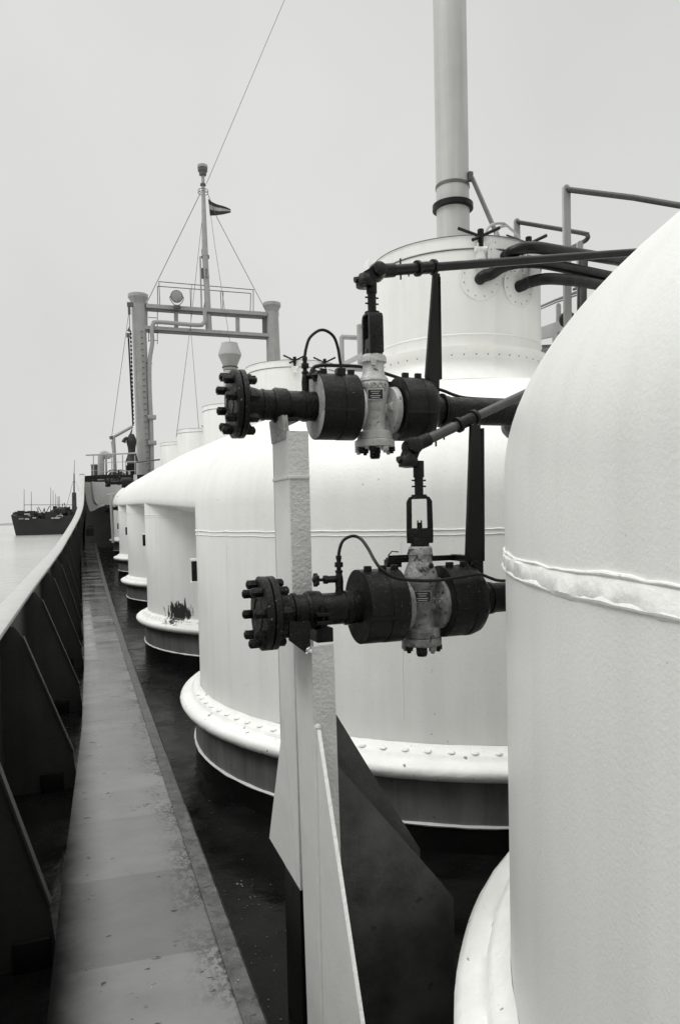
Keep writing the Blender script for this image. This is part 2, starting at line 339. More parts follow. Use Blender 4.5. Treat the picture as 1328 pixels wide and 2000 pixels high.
while u < 27:
    v0, zt = bulw(u); fz = WZ+sheer(u); hgt = zt-fz
    st = MB(); st.prism([(v0, u, zt-.03), (v0+.10, u, zt-.035), (v0+.16, u, zt-.12), (WLX(u)-.045, u, fz+.06), (WLX(u)-.01, u, DZ+sheer(u)), (v0, u, DZ+sheer(u))], (0, .012, 0))
    fl = MB(); a = Vector((v0+.16, u-.028, zt-.12)); b = Vector((0, u-.028, fz+.06))
    st.bar((v0+.163, u+.006, zt-.12), (WLX(u)-.035, u+.006, fz+.03), .075, .010, (1, 0, 0)); st.build('stay', BULW, bwk)
    fo = MB(); fo.box((v0*.45-.0, u+.01, DZ+sheer(u)+.07), (.16, .09, .14)); fo.build('stay_foot', BLACK, bwk, bevel=.01)
    u += 2.3

# ------------------------------------------------------------------ tanks
LAT, PITCH = 3.283, 5.26
# index: radius, base dz, ring dz, dome dz, turret top dz, label
TK = [(2.39, .03, 0, 0, 0, 'nearest white cylinder tank filling the right edge, lumpy seam bead on its side'),
      (2.38, .0, 0, 0, 0, 'big white domed tank behind the two black valves, with tall turret and pipes'),
      (2.36, .05, .17, .02, .12, 'second white domed tank, dark peeling stain on its base rim'),
      (2.33, .21, .27, .05, .30, 'third white domed tank beside the walkway, clean base rim with grey skirt'),
      (2.28, .46, .37, .11, .40, 'fourth white tank, mostly hidden, thin slice between third and farthest tank'),
      (2.22, .84, .50, .20, .56, 'farthest white tank in the row, next to the forecastle')]
DX = (-.07, 0, 0, .02, .05, .08)
def cyl_pt(c, r, a, z): return Vector((c[0]+r*math.cos(a), c[1]+r*math.sin(a), z))
def stain_mat():
    m = WHITE.copy(); m.name = 'white_tank_coating_peeling'; return m
def star_handle(parent, c, out, s=1.0):
    """three-armed dog handle on a turret lid with its hinge lug"""
    c = Vector(c); out = Vector(out).normalized(); side = Vector((0, 0, 1)).cross(out)
    lug = MB(); lug.box(c+out*.015+Vector((0, 0, -.075))*s, (.05*s, .05*s, .10*s), (side, out, (0, 0, 1)))
    lug.bar(c+out*.03*s+side*.02*s, c+out*.005-Vector((0, 0, .20*s))+side*.035*s, .018*s, .02*s, out); lug.bar(c+out*.03*s-side*.02*s, c+out*.005-Vector((0, 0, .20*s))-side*.035*s, .018*s, .02*s, out)
    lug.cyl(c+side*.05*s+out*.03-Vector((0, 0, .05*s)), c-side*.05*s+out*.03-Vector((0, 0, .05*s)), .022*s, n=10)
    l = lug.build('clamp_lug', WHITE, parent, bevel=.004*s)
    h = MB(); top = c+out*.03+Vector((0, 0, .05*s)); h.cyl(c+out*.03-Vector((0, 0, .03*s)), top+Vector((0, 0, .03*s)), .022*s, n=10); h.hexa(top+Vector((0, 0, .02*s)), top+Vector((0, 0, .055*s)), .026*s)
    for a, rise, ln in ((R(18), .085, .17), (R(158), .095, .18), (R(215), -.045, .09)):
        d = Vector((math.cos(a)*rt.x, math.cos(a)*rt.y, 0))+Vector((math.sin(a)*fw.x, math.sin(a)*fw.y, 0)); d.normalize()
        h.cyl(top, top+(d*ln+Vector((0, 0, rise)))*s, .012*s, .014*s, 8)
    h.build('clamp_handle', GREASE, l)
for k, (RR, bz, rz, dzm, tz, lab) in enumerate(TK):
    c = (LAT+DX[k], .572+PITCH*k)
    t = thing('storage_tank', (c[0], c[1], DZ+sheer(c[1])), lab, 'tank', 'white storage tanks in a row along the walkway')
    NS = 160 if k < 2 else 112
    coat = NEARW if k == 0 else WHITE
    Z0 = -1.38+bz; ZK = .10+rz; H = 1.0
    prof = [(RR, Z0-.07), (RR, Z0+.03), (RR, Z0+.09)]+[(RR, Z0+.09+(ZK-Z0-.09)*i/10) for i in range(1, 10)]
    for i in range(0, 44):
        a = (PI/2)*i/43; r_ = RR*math.cos(a)
        if r_ < .745: break
        prof.append((r_, ZK+H*math.sqrt(max(0, 1-(r_/RR)**2.5))))
    zt_ = prof[-1][1]
    body = MB(); body.lathe(prof, (c[0], c[1], 0), n=NS)
    b = body.build('tank_shell', coat, t, ang=50)
    # weld bead round the shoulder
    ring = MB(); zr = -.095+rz
    for zz, rad, lump in ((zr, .0038, .002), (zr-.030, .0014, .001)) if k else ((zr-.020, .0035, .003), (zr-.068, .0055, .006)):
        pts = []; rads = []
        for i in range(360):
            a = 2*PI*i/360; nz = noise.noise(Vector((math.cos(a)*9, math.sin(a)*9, zz*7+k)))+(.6*noise.noise(Vector((math.cos(a)*26, math.sin(a)*26, zz*9))) if k == 0 else 0)
            big = .016*max(0, min(1, (a-R(198))/R(8)))*(1 if a < R(300) else 0) if (k == 0 and zz < zr-.01) else 0
            n2 = noise.noise(Vector((math.cos(a)*60, math.sin(a)*60, zz*5)))
            pts.append((c[0]+(RR+.002)*math.cos(a), c[1]+(RR+.002)*math.sin(a), zz+.008*nz-big*.6+.004*n2)); rads.append(max(.003, rad+lump*nz+lump*.6*n2+big))
        ring.tube(pts, rads, n=8, closed=True)
    if k == 0:                                             # broad mortar-like band between the two beads
        ring.lathe([(RR-.002, zr-.078), (RR+.006, zr-.066), (RR+.006, zr-.03), (RR-.002, zr-.018)], (c[0], c[1], 0), n=400, jit=.006, seed=2, cap=False)
    ring.build('weld_bead', LIP if k == 0 else WELD, t)
    if k == 1 or k == 2:                                   # faint plate seams pressed through the coating
        for a0 in (R(196), R(232), R(262), R(300)):
            sm = MB(); sm.tube([cyl_pt(c, RR-.001, a0, Z0+.12), cyl_pt(c, RR-.001, a0, -.16+rz)], .0035, 6); sm.build('plate_seam', coat, t)
    # base rim: lip, bolt ring
    lip = MB(); lp = [(RR+.03, -.198), (RR+.12, -.194), (RR+.152, -.178), (RR+.169, -.148), (RR+.170, -.120), (RR+.145, -.098), (RR+.10, -.086), (RR+.076, -.081), (RR+.070, -.062), (RR+.05, -.048), (RR+.028, -.042), (RR+.002, -.010)]
    lip.lathe([(a, Z0+b_) for a, b_ in lp], (c[0], c[1], 0), n=NS, jit=.006, seed=k, cap=False)
    lipo = lip.build('base_rim', LIP, t, ang=60)
    if k < 3:                                              # coated bolt heads round the rim, as far as they show
        nb = 110; b0_ = None; bl = MB(); bl.sphere((c[0], c[1], DZ+sheer(c[1])), .021, 8, (1.25, 1.25, .8)); b0_ = bl.build('rim_bolt', LIP, lipo)
        first = True
        for i in range(nb):
            a = 2*PI*i/nb; dd_ = (a-PI) % (2*PI)
            if dd_ > R(150): continue
            o = b0_ if first else b0_.copy()
            if not first: C.objects.link(o)
            first = False; o.parent = lipo; o.location = cyl_pt(c, RR+.040, a, Z0-.042)-t.location; o.scale = (1, 1, .45+.3*random.random())
    sk = MB(); sk.lathe([(RR+.05, Z0-.48), (RR+.05, Z0-.18)], (c[0], c[1], 0), n=NS, cap=False); sk.build('skirt', SKIRT, t)
    wl = MB(); pts = [cyl_pt(c, RR+.055, 2*PI*i/200, Z0-.485+.004*noise.noise(Vector((i*.6, k, 0)))) for i in range(200)]
    wl.tube(pts, [.011+.006*noise.noise(Vector((i*.5, k, 4))) for i in range(200)], 6, closed=True); wl.build('skirt_weld', WELD, t)
    pb_ = MB(); pb_.lathe([(RR+.052, DZ-.1), (RR+.052, Z0-.485)], (c[0], c[1], 0), n=NS, cap=False); pb_.build('pedestal', BLACK, t)
    # dark bracket plate on the port side
    if k in (1, 2, 3, 4):
        a = R(180-8.5); q = cyl_pt(c, RR+.02, a, -.44+rz*.8); d = Vector((math.cos(a), math.sin(a), 0)); s_ = Vector((-math.sin(a), math.cos(a), 0))
        pk = MB(); pk.box(q, (.05, .07, .17), (d, s_, (0, 0, 1))); o = pk.build('gauge_box', BLACK, t, bevel=.006)
        pk = MB(); pk.box(q+Vector((0, 0, .095)), (.07, .09, .02), (d, s_, (0, 0, 1))); pk.box(q-Vector((0, 0, .095)), (.07, .09, .014), (d, s_, (0, 0, 1))); pk.build('box_cap', WELD, o, bevel=.004)
    # turret
    cb_ = c; c = (c[0]+(0, 0, 0, .14, .20, .24)[k], c[1])
    TR = .74; zc = 1.34+tz*.9; ztop = 2.23+tz
    base = MB(); fil = []
    for i in range(9):                                      # fillet between dome and turret base
        a = (PI/2)*i/8; rr = TR+.26*(1-math.sin(a)); zz = ZK+H*math.sqrt(max(0, 1-(rr/RR)**2.5))
        fil.append((rr, max(zz+.004, zt_+.02+.26*(1-math.cos(a))-.055)))
    base.lathe(fil+[(TR, zt_+.26), (TR, zc-.09), (TR+.02, zc-.03), (TR+.065, zc-.005), (TR+.07, zc+.004), (TR, zc+.01)], (c[0], c[1], 0), n=96, cap=False)
    base.build('turret_base', coat, t, ang=50)
    if k == 1:
        for i in range(24):
            a = R(170)+R(180)*i/24; dots = MB(); dots.sphere(cyl_pt(c, TR+.011, a, zc-.055), .006, 6); dots.build('rivet', BLACK, t)
    tu = MB(); tu.lathe([(TR-.003, zc+.005), (TR-.003, zc+.10), (TR, zc+.105), (TR, ztop-.10)], (c[0], c[1], 0), n=96, cap=False)
    tuo = tu.build('turret', coat, t)
    ld = MB(); ld.lathe([(TR+.006, ztop-.10), (TR+.012, ztop-.095), (TR+.012, ztop-.012), (TR+.02, ztop-.008), (TR+.02, ztop), (TR-.05, ztop+.01), (.3, ztop+.05), (.02, ztop+.06)], (c[0], c[1], 0), n=96)
    ldo = ld.build('turret_lid', coat, tuo, ang=50)
    sb = MB(); sb.tube([cyl_pt(c, TR+.004, 2*PI*i/120, ztop-.104) for i in range(120)], .0045, 6, closed=True); sb.tube([cyl_pt(c, TR+.019, 2*PI*i/120, ztop-.002) for i in range(120)], .0045, 6, closed=True)
    sb.build('lid_gasket', MASTD, ldo)
    sw = MB(); sw.tube([cyl_pt(c, TR+.001, 2*PI*i/120, zc+.11) for i in range(120)], .006, 6, closed=True); sw.build('turret_weld', WELD, tuo)
    if k >= 1:
        back = math.atan2(-c[1], -c[0])
        for da in ((R(15), R(50)) if k == 1 else (R(2), R(38)) if k == 2 else (R(10), R(70))):
            a = back+da; star_handle(tuo, cyl_pt(c, TR+.01, a, ztop-.07), (math.cos(a), math.sin(a), 0), 1.0)
    if k == 1:
        hb = MB(); hb.box((c[0]-.70, c[1]+.30, ztop+.02), (.10, .10, .14)); hb.build('lid_hinge', WHITE, ldo, bevel=.01)
    c = cb_
    if k == 2:                                              # peeling, rust-dark patch on the rim and shell
        r = ray(348, 1196); qa = r.x**2+r.y**2; qb = -2*(r.x*c[0]+r.y*c[1]); qc = c[0]**2+c[1]**2-RR**2; pc = r*((-qb-math.sqrt(qb*qb-4*qa*qc))/(2*qa)); ang0 = math.atan2(pc.y-c[1], pc.x-c[0])
        for ob_, nm in ((b, 'shell'), (lipo, 'rim')):
            mm = ob_.data.materials[0].copy(); mm.name = 'peeling_white_'+nm; ob_.data.materials[0] = mm
            T = mm.node_tree; n_ = T.nodes; L_ = T.links; bs = n_['Principled BSDF']; src = bs.inputs['Base Color'].links[0].from_socket
            co = n_.new('ShaderNodeTexCoord'); mp = n_.new('ShaderNodeMapping'); mp.vector_type = 'TEXTURE'
            P0 = cyl_pt(c, RR, ang0, Z0+.06)-t.location; mp.inputs['Location'].default_value = P0; mp.inputs['Scale'].default_value = (.30, .30, .17)
            L_.new(co.outputs['Object'], mp.inputs[0]); ln = n_.new('ShaderNodeVectorMath'); ln.operation = 'LENGTH'; L_.new(mp.outputs[0], ln.inputs[0])
            nz = n_.new('ShaderNodeTexNoise'); nz.inputs['Scale'].default_value = 9; nz.inputs['Detail'].default_value = 9; nz.inputs['Roughness'].default_value = .7
            mq = n_.new('ShaderNodeMapping'); mq.inputs['Scale'].default_value = (2.2, 2.2, .5); L_.new(co.outputs['Object'], mq.inputs[0]); L_.new(mq.outputs[0], nz.inputs['Vector'])
            ma = n_.new('ShaderNodeMath'); ma.operation = 'MULTIPLY_ADD'; L_.new(nz.outputs[0], ma.inputs[0]); ma.inputs[1].default_value = -3.6; L_.new(ln.outputs['Value'], ma.inputs[2])
            mr_ = n_.new('ShaderNodeMapRange'); mr_.inputs[1].default_value = -.98; mr_.inputs[2].default_value = -1.08; L_.new(ma.outputs[0], mr_.inputs[0])
            mx = n_.new('ShaderNodeMix'); mx.data_type = 'RGBA'; L_.new(mr_.outputs[0], mx.inputs[0]); L_.new(src, mx.inputs[6]); mx.inputs[7].default_value = (.028, .028, .027, 1)
            L_.new(mx.outputs[2], bs.inputs['Base Color'])

# continuous rounded cover joining the tops of tanks one to five
def lerp_tk(u, col):
    x = (u-.572)/PITCH; i = max(1, min(4, int(x))); f = x-i; g = lambda n: (DX[n] if col == 'dx' else TK[n][col])
    f = max(0, min(1, f)); return g(i)*(1-f)+g(i+1)*f
tr_ = thing('tank_cover', (LAT, .572+PITCH, .1), 'long smooth white rounded cover joining the domes behind the nearest turret into one ridge', 'tank cover')
rows = []; NU = 43
for i in range(NU):
    u = .572+PITCH+i*(PITCH*4)/(NU-1); RR = lerp_tk(u, 0)-.012+.018*min(1, i/3); rz = lerp_tk(u, 2); cx_ = LAT+lerp_tk(u, 'dx'); row = []
    for sd in (-1, 1):
        pts = [(RR-.9, .0+rz), (RR-.35, .01+rz), (RR-.14, .03+rz), (RR-.06, .05+rz), (RR-.015, .075+rz)]+[(RR*math.cos(a), .104+rz+math.sqrt(max(0, 1-math.cos(a)**2.5))) for a in [(PI/2)*q/30 for q in range(31)]]
        if sd == 1: pts = pts[::-1][1:]
        row += [(cx_+sd*r_, u, z_) for r_, z_ in pts]
    rows.append(row)
mb = MB(); mb.sheet(rows); mb.sheet([[r_[0], r_[-1]] for r_ in rows]); mb.build('cover_shell', WHITE, tr_, ang=60)
# unseen house block added behind the viewer to shade everything that faces aft
th_ = thing('shade_blocker', (5.4, -8, DZ), 'pale unseen house block added aft of the near tank to shade aft-facing surfaces', 'shade_blocker')
mb = MB(); mb.box((5.4, -8.2, 1.2), (9.6, 3, 7.4)); mb.build('blocker_wall', mat('blocker_paint', .30, .6, mott=.1), th_)
mb = MB(); mb.box((5.4, -7.9, 5.0), (10.4, 4.0, .2)); mb.build('blocker_roof', MASTD, th_)
for i in range(5):
    mb = MB(); mb.lathe([(.25, 0), (.25, .06), (.2, .06)], (1.7+i*1.8, -6.7, 3.0), (0, 1, 0), 28); f_ = mb.build('blocker_porthole', MASTD, th_); mb = MB(); mb.lathe([(.2, .03), (.01, .035)], (1.7+i*1.8, -6.7, 3.0), (0, 1, 0), 28); mb.build('blocker_glass', GLASS, f_)

# ------------------------------------------------------------------ pipes and fittings around the nearest turret (tank 1)
TC = Vector((LAT, .572+PITCH, 0))
def turret_port(px, py):
    """point on the turret wall seen at that place"""
    r = ray(px, py); a = r.x**2+r.y**2; b_ = -2*(r.x*TC.x+r.y*TC.y); c_ = TC.x**2+TC.y**2-.74**2
    return r*((-b_-math.sqrt(b_*b_-4*a*c_))/(2*a))
def vapour_pipe(port, via, label, rad=.047):
    p0 = turret_port(*port); n = Vector((p0.x-TC.x, p0.y-TC.y, 0)).normalized()
    t = thing('vapour_pipe', p0, label, 'pipe', 'black pipes bending out of the turret wall')
    pts = [p0-n*.06, p0+n*.05]
    for px, py, d in via: pts.append(ray(px, py)*d)
    mb = MB(); mb.tube(pts, rad, 16, smooth=6); mb.build('pipe_run', BLACK, t)
    fl = MB(); fl.lathe([(.165, -.004), (.165, .003)], p0, n, 40); f = fl.build('wall_plate', WHITE, t)
    e = MB(); e.tube([p0+n*.004+(Vector((0, 0, 1)).cross(n)*math.cos(a)+Vector((0, 0, 1))*math.sin(a))*.166 for a in [2*PI*i/48 for i in range(48)]], .003, 5, closed=True); e.build('plate_edge', WELD, f)
    bo = MB()
    for i in range(12):
        a = 2*PI*i/12+.2; bo.sphere(p0+n*.006+(Vector((0, 0, 1)).cross(n)*math.cos(a)+Vector((0, 0, 1))*math.sin(a))*.14, .005, 6)
    bo.build('plate_bolts', MASTD, f)
    return t
vapour_pipe((938, 545), [(960, 534, 5.75), (985, 519, 5.7), (1020, 512, 5.75), (1060, 514, 5.9), (1120, 526, 6.2), (1215, 545, 6.7), (1300, 560, 7.2)], 'middle black pipe arching out of the turret front, below the long control rod')
vapour_pipe((1012, 560), [(1030, 552, 5.9), (1062, 545, 5.9), (1100, 546, 6.05), (1150, 553, 6.3), (1200, 562, 6.6), (1290, 577, 7.1)], 'lowest black pipe arching out of the turret, nearest its right edge')
vapour_pipe((985, 502), [(1000, 492, 5.72), (1025, 484, 5.68), (1052, 484, 5.75), (1090, 490, 5.95), (1150, 499, 6.3), (1236, 514, 6.9), (1320, 529, 7.4)], 'topmost black pipe arching out of the turret just under the lid')
mb = MB(); ps = [(948, 468, 6.2), (950, 450, 6.2), (960, 439, 6.25), (978, 436, 6.3), (988, 440, 6.35), (1015, 463, 6.4)]
mb.tube([ray(a, b)*d for a, b, d in ps], .012, 8, smooth=5); mb.tube([ray(a, b)*d for a, b, d in ((968, 470, 6.3), (970, 452, 6.3), (976, 444, 6.3), (987, 441, 6.33))], .012, 8, smooth=4)
tag(mb.build('lid_grab_rail', MAST), 'thin bent grab rail on the turret lid between the two clamp handles', 'grab rail')

# big vent pipe behind the turret
vx, vy = 4.21, 7.52; r_ = .19
t = thing('vent_pipe', (vx, vy, .6), 'thick pale vertical pipe rising behind the big turret, with dark flange band', 'pipe')
mb = MB(); mb.cyl((vx, vy, .3), (vx, vy, 6.9), r_, n=48); mb.build('pipe_shaft', mat('pale_grey_pipe_paint', .50, .45, mott=.06, mscale=3, streak=.2), t)
for py, rr, hh, mt, nm in ((392, .235, .035, BLACK, 'flange_band'), (352, .197, .022, MASTD, 'strap_band')):
    z = at_u(897, py, vy-.19).z; mb = MB(); mb.lathe([(rr-.02, -hh), (rr, -hh*.8), (rr, hh*.8), (rr-.02, hh)], (vx, vy, z), n=48); mb.build(nm, mt, t)
zb = at_u(897, 352, vy-.19).z
mb = MB(); q0 = at_u(918, 345, vy-.17); mb.box(q0, (.05, .05, .10)); mb.bar(at_u(922, 348, vy-.2), at_u(975, 470, vy-.9), .05, .02, (1, 0, 0)); mb.build('stay_bar', MASTD, t)

# catwalk and handrails on the right, beyond the near dome
t = thing('catwalk', (4.3, 5.6, 1.6), 'raised catwalk with flat posts and dark tube handrails at upper right', 'catwalk')
def post_(px, py0, py1, u, w_=.075, m=MAST, nm='rail_post'):
    a = at_u(px, py0, u); bz_ = at_u(px, py1, u).z; mb = MB()
    out = [(a.x-w_/2, u, bz_), (a.x-w_/2, u, a.z-w_/2)]+[(a.x-w_/2*math.cos(q), u, a.z-w_/2+w_/2*math.sin(q)) for q in [PI*i/10 for i in range(1, 10)]]+[(a.x+w_/2, u, a.z-w_/2), (a.x+w_/2, u, bz_)]
    mb.prism(out, (0, .028, 0)); return mb.build(nm, m, t), a
_, a1 = post_(1107, 360, 668, 5.60, .075)
_, a2 = post_(1010, 426, 520, 7.6, .075)
_, a3 = post_(1133, 470, 650, 6.9, .075)
post_(1091, 592, 640, 8.6, .07)
mb = MB(); mb.tube([a1+Vector((0, .014, -.04)), at_u(1236, 386, 5.15), at_u(1330, 402, 4.8)], .026, 12); mb.build('handrail', RAILP, t)
mb = MB(); mb.tube([a2+Vector((0, .014, -.04)), at_u(1135, 455, 7.0), at_u(1146, 460, 6.95), at_u(1147, 465, 6.95), at_u(1136, 474, 7.1), at_u(1100, 490, 8.1)], .026, 12, smooth=3); mb.build('handrail', RAILP, t)
mb = MB(); mb.tube([at_u(1236, 524, 6.4), at_u(1200, 537, 7.0), at_u(1120, 565, 8.2)], .02, 10); mb.tube([at_u(1050, 601, 10.5), at_u(1085, 586, 8.7), at_u(1130, 569, 7.2)], .017, 10); mb.tube([at_u(1050, 606, 10.5), at_u(1085, 591, 8.7), at_u(1130, 575, 7.2)], .010, 10); mb.build('lower_rail', RAILP, t)
mb = MB(); mb.tube([at_u(1139, 502, 6.6), at_u(1136, 560, 6.4), at_u(1136, 600, 6.3), at_u(1133, 660, 6.2)], .05, 12); mb.build('drop_pipe', BLACK, t)
mb = MB(); mb.bar(at_u(1040, 656, 10.0), at_u(1140, 628, 6.0), .05, .17); mb.build('platform_edge', MAST, t)
mb = MB(); mb.bar(at_u(1040, 690, 10.0), at_u(1140, 672, 6.1), .9, .03); mb.build('grating', MASTD, t)
mb = MB(); mb.box(at_u(1090, 700, 6.6), (.09, .09, .55)); mb.build('platform_leg', MAST, t)
mb = MB(); mb.sphere(at_u(1107, 624, 6.3), .085, 14); mb.sphere(at_u(1118, 632, 6.3), .07, 14); mb.build('pipe_cap', BLACK, t)

# ------------------------------------------------------------------ the two manifold valves beside the camera
def boltring(parent, o, ax, rad, n, l0, l1, hr=.0155, a0=.13, nm='bolt'):
    ax = Vector(ax); y = Vector((0, 0, 1)) if abs(ax.z) < .5 else Vector((1, 0, 0)); x = ax.cross(y); o = Vector(o); out = []
    for i in range(n):
        a = 2*PI*i/n+a0; p = o+(x*math.cos(a)+y*math.sin(a))*rad; j = random.uniform(-.003, .003)
        mb = MB(); mb.cyl(p+ax*(l0+j), p+ax*(l1+j), hr*.58, n=10)
        mb.hexa(p+ax*(l0+.004+j), p+ax*(-.0015), hr); mb.hexa(p+ax*(l1-.036), p+ax*(l1-.005+j), hr)
        out.append(mb.build(nm, FLG, parent, bevel=.0015))
    return out
def manifold(name, u, z, pxs, rf, ri, labels, upper):
    """pxs: picture columns of the parts along the pipe, as measured on the axis"""
    V = lambda px: u*(.3387+.9409*(px-664)/1400)/(.9409-.3387*(px-664)/1400)
    ax = Vector((1, 0, 0)); O = lambda px, dz=0, du=0: Vector((V(px), u+du, z+dz))
    # the pipe
    t = thing('manifold_pipe', (V(pxs['flange'][0]), u, z), labels[0], 'pipe')
    vf0, vf1 = V(pxs['flange'][0]), V(pxs['flange'][1]); th = vf1-vf0
    mb = MB(); mb.lathe([(.0, 0), (.05, 0.0), (.052, -.004), (.06, -.004), (.064, .0), (rf-.012, .0), (rf, .007), (rf, th*.5-.003)], (vf0, u, z), ax, 56, jit=.0025, cap=False)
    bf = mb.build('blind_flange', FLG, t)
    mb = MB(); mb.lathe([(rf-.006, th*.5), (rf, th*.5+.004), (rf, th-.006), (rf-.01, th), (.075, th), (.066, th+.02), (.059, th+.05)], (vf0, u, z), ax, 56, jit=.0025)
    nf = mb.build('neck_flange', FLG, t)
    mb = MB(); mb.lathe([(rf-.012, 0), (rf-.012, .008)], (vf0+th*.5-.004, u, z), ax, 48); mb.build('gasket', BLACK, bf)
    boltring(bf, (vf0, u, z), ax, rf*.79, 8, -.036, th+.036, .0175)
    vend = pxs['end_v']
    vcl = V(pxs['valve'])
    mb = MB(); mb.cyl((vf1-.01, u, z), (vcl-.075, u, z), .057, n=28); mb.build('pipe_run', GREASE, t)
    mb = MB(); mb.tube([(vcl+.075, u, z), (vend-.2, u, z), (vend-.06, u+.04, z), (vend, u+.16, z), (vend, u+.35, z), (vend+.06, u+.46, z), (vend+.2, u+.5, z), (vend+1.2, u+.5, z)], .057, 28, smooth=4); mb.build('pipe_run', GREASE, t)
    for px, rr, l in pxs['rings']:
        mb = MB(); mb.lathe([(rr-.006, -l), (rr, -l*.7), (rr, l*.7), (rr-.006, l)], (V(px), u, z), ax, 36, jit=.002); mb.build('weld_collar', GREASE, t)
    # insulation drums
    for i, (pa, pb) in enumerate(pxs['drums']):
        va, vb = V(pa), V(pb); L_ = vb-va
        pr_ = [(.058, 0), (ri-.004, 0), (ri, .003), (ri, L_*.52), (ri-.002, L_*.52+.002), (ri-.002, L_*.52+.006), (ri+.001, L_*.52+.008)]
        pr_ += [(ri+.001, L_-.003), (ri-.003, L_), (.058, L_)] if i == 0 else [(ri+.001, L_-.05), (ri-.008, L_-.02), (ri-.03, L_), (.07, L_+.01)]
        t2 = thing('insulation_drum', (va, u, z-ri), labels[1+i], 'insulation drum', None)
        mb = MB(); mb.lathe(pr_[2:], (va, u, z), ax, 64, jit=.0012, seed=i, cap=False); cv = mb.build('drum_cover', INSUL, t2)
        mb = MB(); mb.lathe([(.058, .002), (ri-.001, .002)], (va, u, z), ax, 64, cap=False); mb.build('drum_face', INSFACE if (upper and i == 0) else INSUL, t2)
        mb = MB(); mb.lathe([(.058, L_-.002), (ri-.03, L_-.002)], (va, u, z), ax, 48, cap=False); mb.build('drum_back', INSUL, t2)
        for q in (.02, L_*.5, L_-.03):
            a = R(78); mb = MB(); mb.box((va+q+.012, u-math.cos(a)*ri, z+math.sin(a)*ri+.006), (.026, .018, .022)); mb.build('cover_clip', GREASE, cv, bevel=.003)
        mb = MB(); a = R(-12); mb.bar((va, u-ri*math.cos(a)-.001, z+ri*math.sin(a)), (vb-.03, u-ri*math.cos(a)-.001, z+ri*math.sin(a)), .005, .012); mb.build('cover_seam', GREASE, cv)
    # the silver plug valve
    vc = V(pxs['valve']); s = pxs['s']
    t3 = thing('plug_valve', (vc, u, z-.135), labels[3], 'valve', 'silver plug valves on the black pipes')
    SM = SILVER if upper else SILVERD; P = pxs['body']
    mb = MB(); mb.lathe(P, (vc, u, z), (0, 0, 1), 48, jit=.0015, seed=3 if upper else 9); body = mb.build('valve_body', SM, t3, ang=40)
    mb = MB()
    for sg in (-1, 1):
        mb.lathe([(.026, 0), (.034, .034*sg), (.058, .044*sg), (ri*.70, .052*sg), (ri*.72, .075*sg)], (vc+.012*sg, u, z-.005), ax, 36, jit=.004, seed=sg)
    mb.build('side_port', SM, t3)
    mb = MB(); mb.lathe([(.014, -.02), (.020, -.018), (.021, 0.0), (.018, .006)], (vc+.062, u-.055, z-.0), (0.15, -1, 0), 24); mb.build('port_boss', SM, t3)
    mb = MB(); mb.lathe([(.012, -.02), (.016, -.018), (.016, 0.0)], (vc-.066, u-.045, z-.01), (-.2, -1, 0), 20); mb.build('port_boss', SM, t3)
    zb_ = pxs['base'][0]; rb = pxs['base'][1]
    mb = MB(); mb.lathe([(rb-.004, 0), (rb, .004), (rb, .027), (rb-.004, .031)], (vc, u, z+zb_), (0, 0, 1), 40, jit=.001); bc = mb.build('bottom_cover', SM, t3)
    for i in range(8):
        a = 2*PI*(i+.5)/8-.15; p = Vector((vc+math.cos(a)*(rb-.013), u+math.sin(a)*(rb-.013), z+zb_)); mb = MB()
        mb.hexa(p+Vector((0, 0, .002)), p-Vector((0, 0, .016)), .0145); mb.cyl(p, p-Vector((0, 0, .024)), .008, n=8)
        mb.build('bolt', SM if i % 3 == 0 else FLG, bc, bevel=.001)
    mb = MB(); mb.lathe([(.021, .004), (.021, -.034), (.017, -.043)], (vc, u, z+zb_), (0, 0, 1), 18); mb.build('bottom_plug', FLG, bc)
    mb = MB(); zc_, rc = pxs['collar']; mb.lathe([(rc*.92, -.016), (rc, -.013), (rc, .0), (rc*.96, .012), (rc*.8, .018)], (vc, u, z+zc_), (0, 0, 1), 10 if upper else 28); mb.build('collar', SM, t3)
    mb = MB(); mb.box((vc-.02, u-rc*.93, z+zc_-.018), (.018, .014, .030)); mb.build('collar_lug', SM, t3, bevel=.002)
    # name plate and cast lettering, wrapped round the body
    def wrap(rad, zz, tilt=0):
        def f(x, y, q):
            a = -PI/2+x/rad+pxs['face']; yy = y; r_ = rad+q-.0005
            return (vc+r_*math.cos(a), u+r_*math.sin(a), zz+yy+tilt*x)
        return f
    zp, rp = pxs['plate']; fa = -PI/2+pxs['face']; fx, fy = math.cos(fa), math.sin(fa); tx, ty = -fy, fx
    mb = MB(); mb.box((vc+fx*(rp+.002), u+fy*(rp+.002), z+zp), (.066, .008, .044), ((tx, ty, 0), (fx, fy, 0), (0, 0, 1))); pf = mb.build('plate_frame', SM, t3, bevel=.0015)
    mb = MB(); mb.box((vc+fx*(rp+.0062), u+fy*(rp+.0062), z+zp), (.058, .003, .036), ((tx, ty, 0), (fx, fy, 0), (0, 0, 1))); pn = mb.build('name_plate', PLATE, pf)
    mb = MB()
    for i, (yy, ww) in enumerate(((.011, .036), (.003, .028), (-.006, .040), (-.013, .032))): mb.box((vc+fx*(rp+.0079), u+fy*(rp+.0079), z+zp+yy), (ww, .0008, .0022), ((tx, ty, 0), (fx, fy, 0), (0, 0, 1)))
    mb.build('plate_rules', PLATEM, pn)
    for s_, size, zz, rad, rad2 in pxs['cast']:
        text_mesh(s_, size, wrap(rad+.001, z+zz), .0032).build('cast_lettering', SM, t3)
    # yoke and stem
    y0, y1, yw, sw_ = pxs['yoke']; t4 = thing('valve_spindle', (vc, u, z+y0), labels[4], 'spindle')
    mb = MB(); hw = yw/2
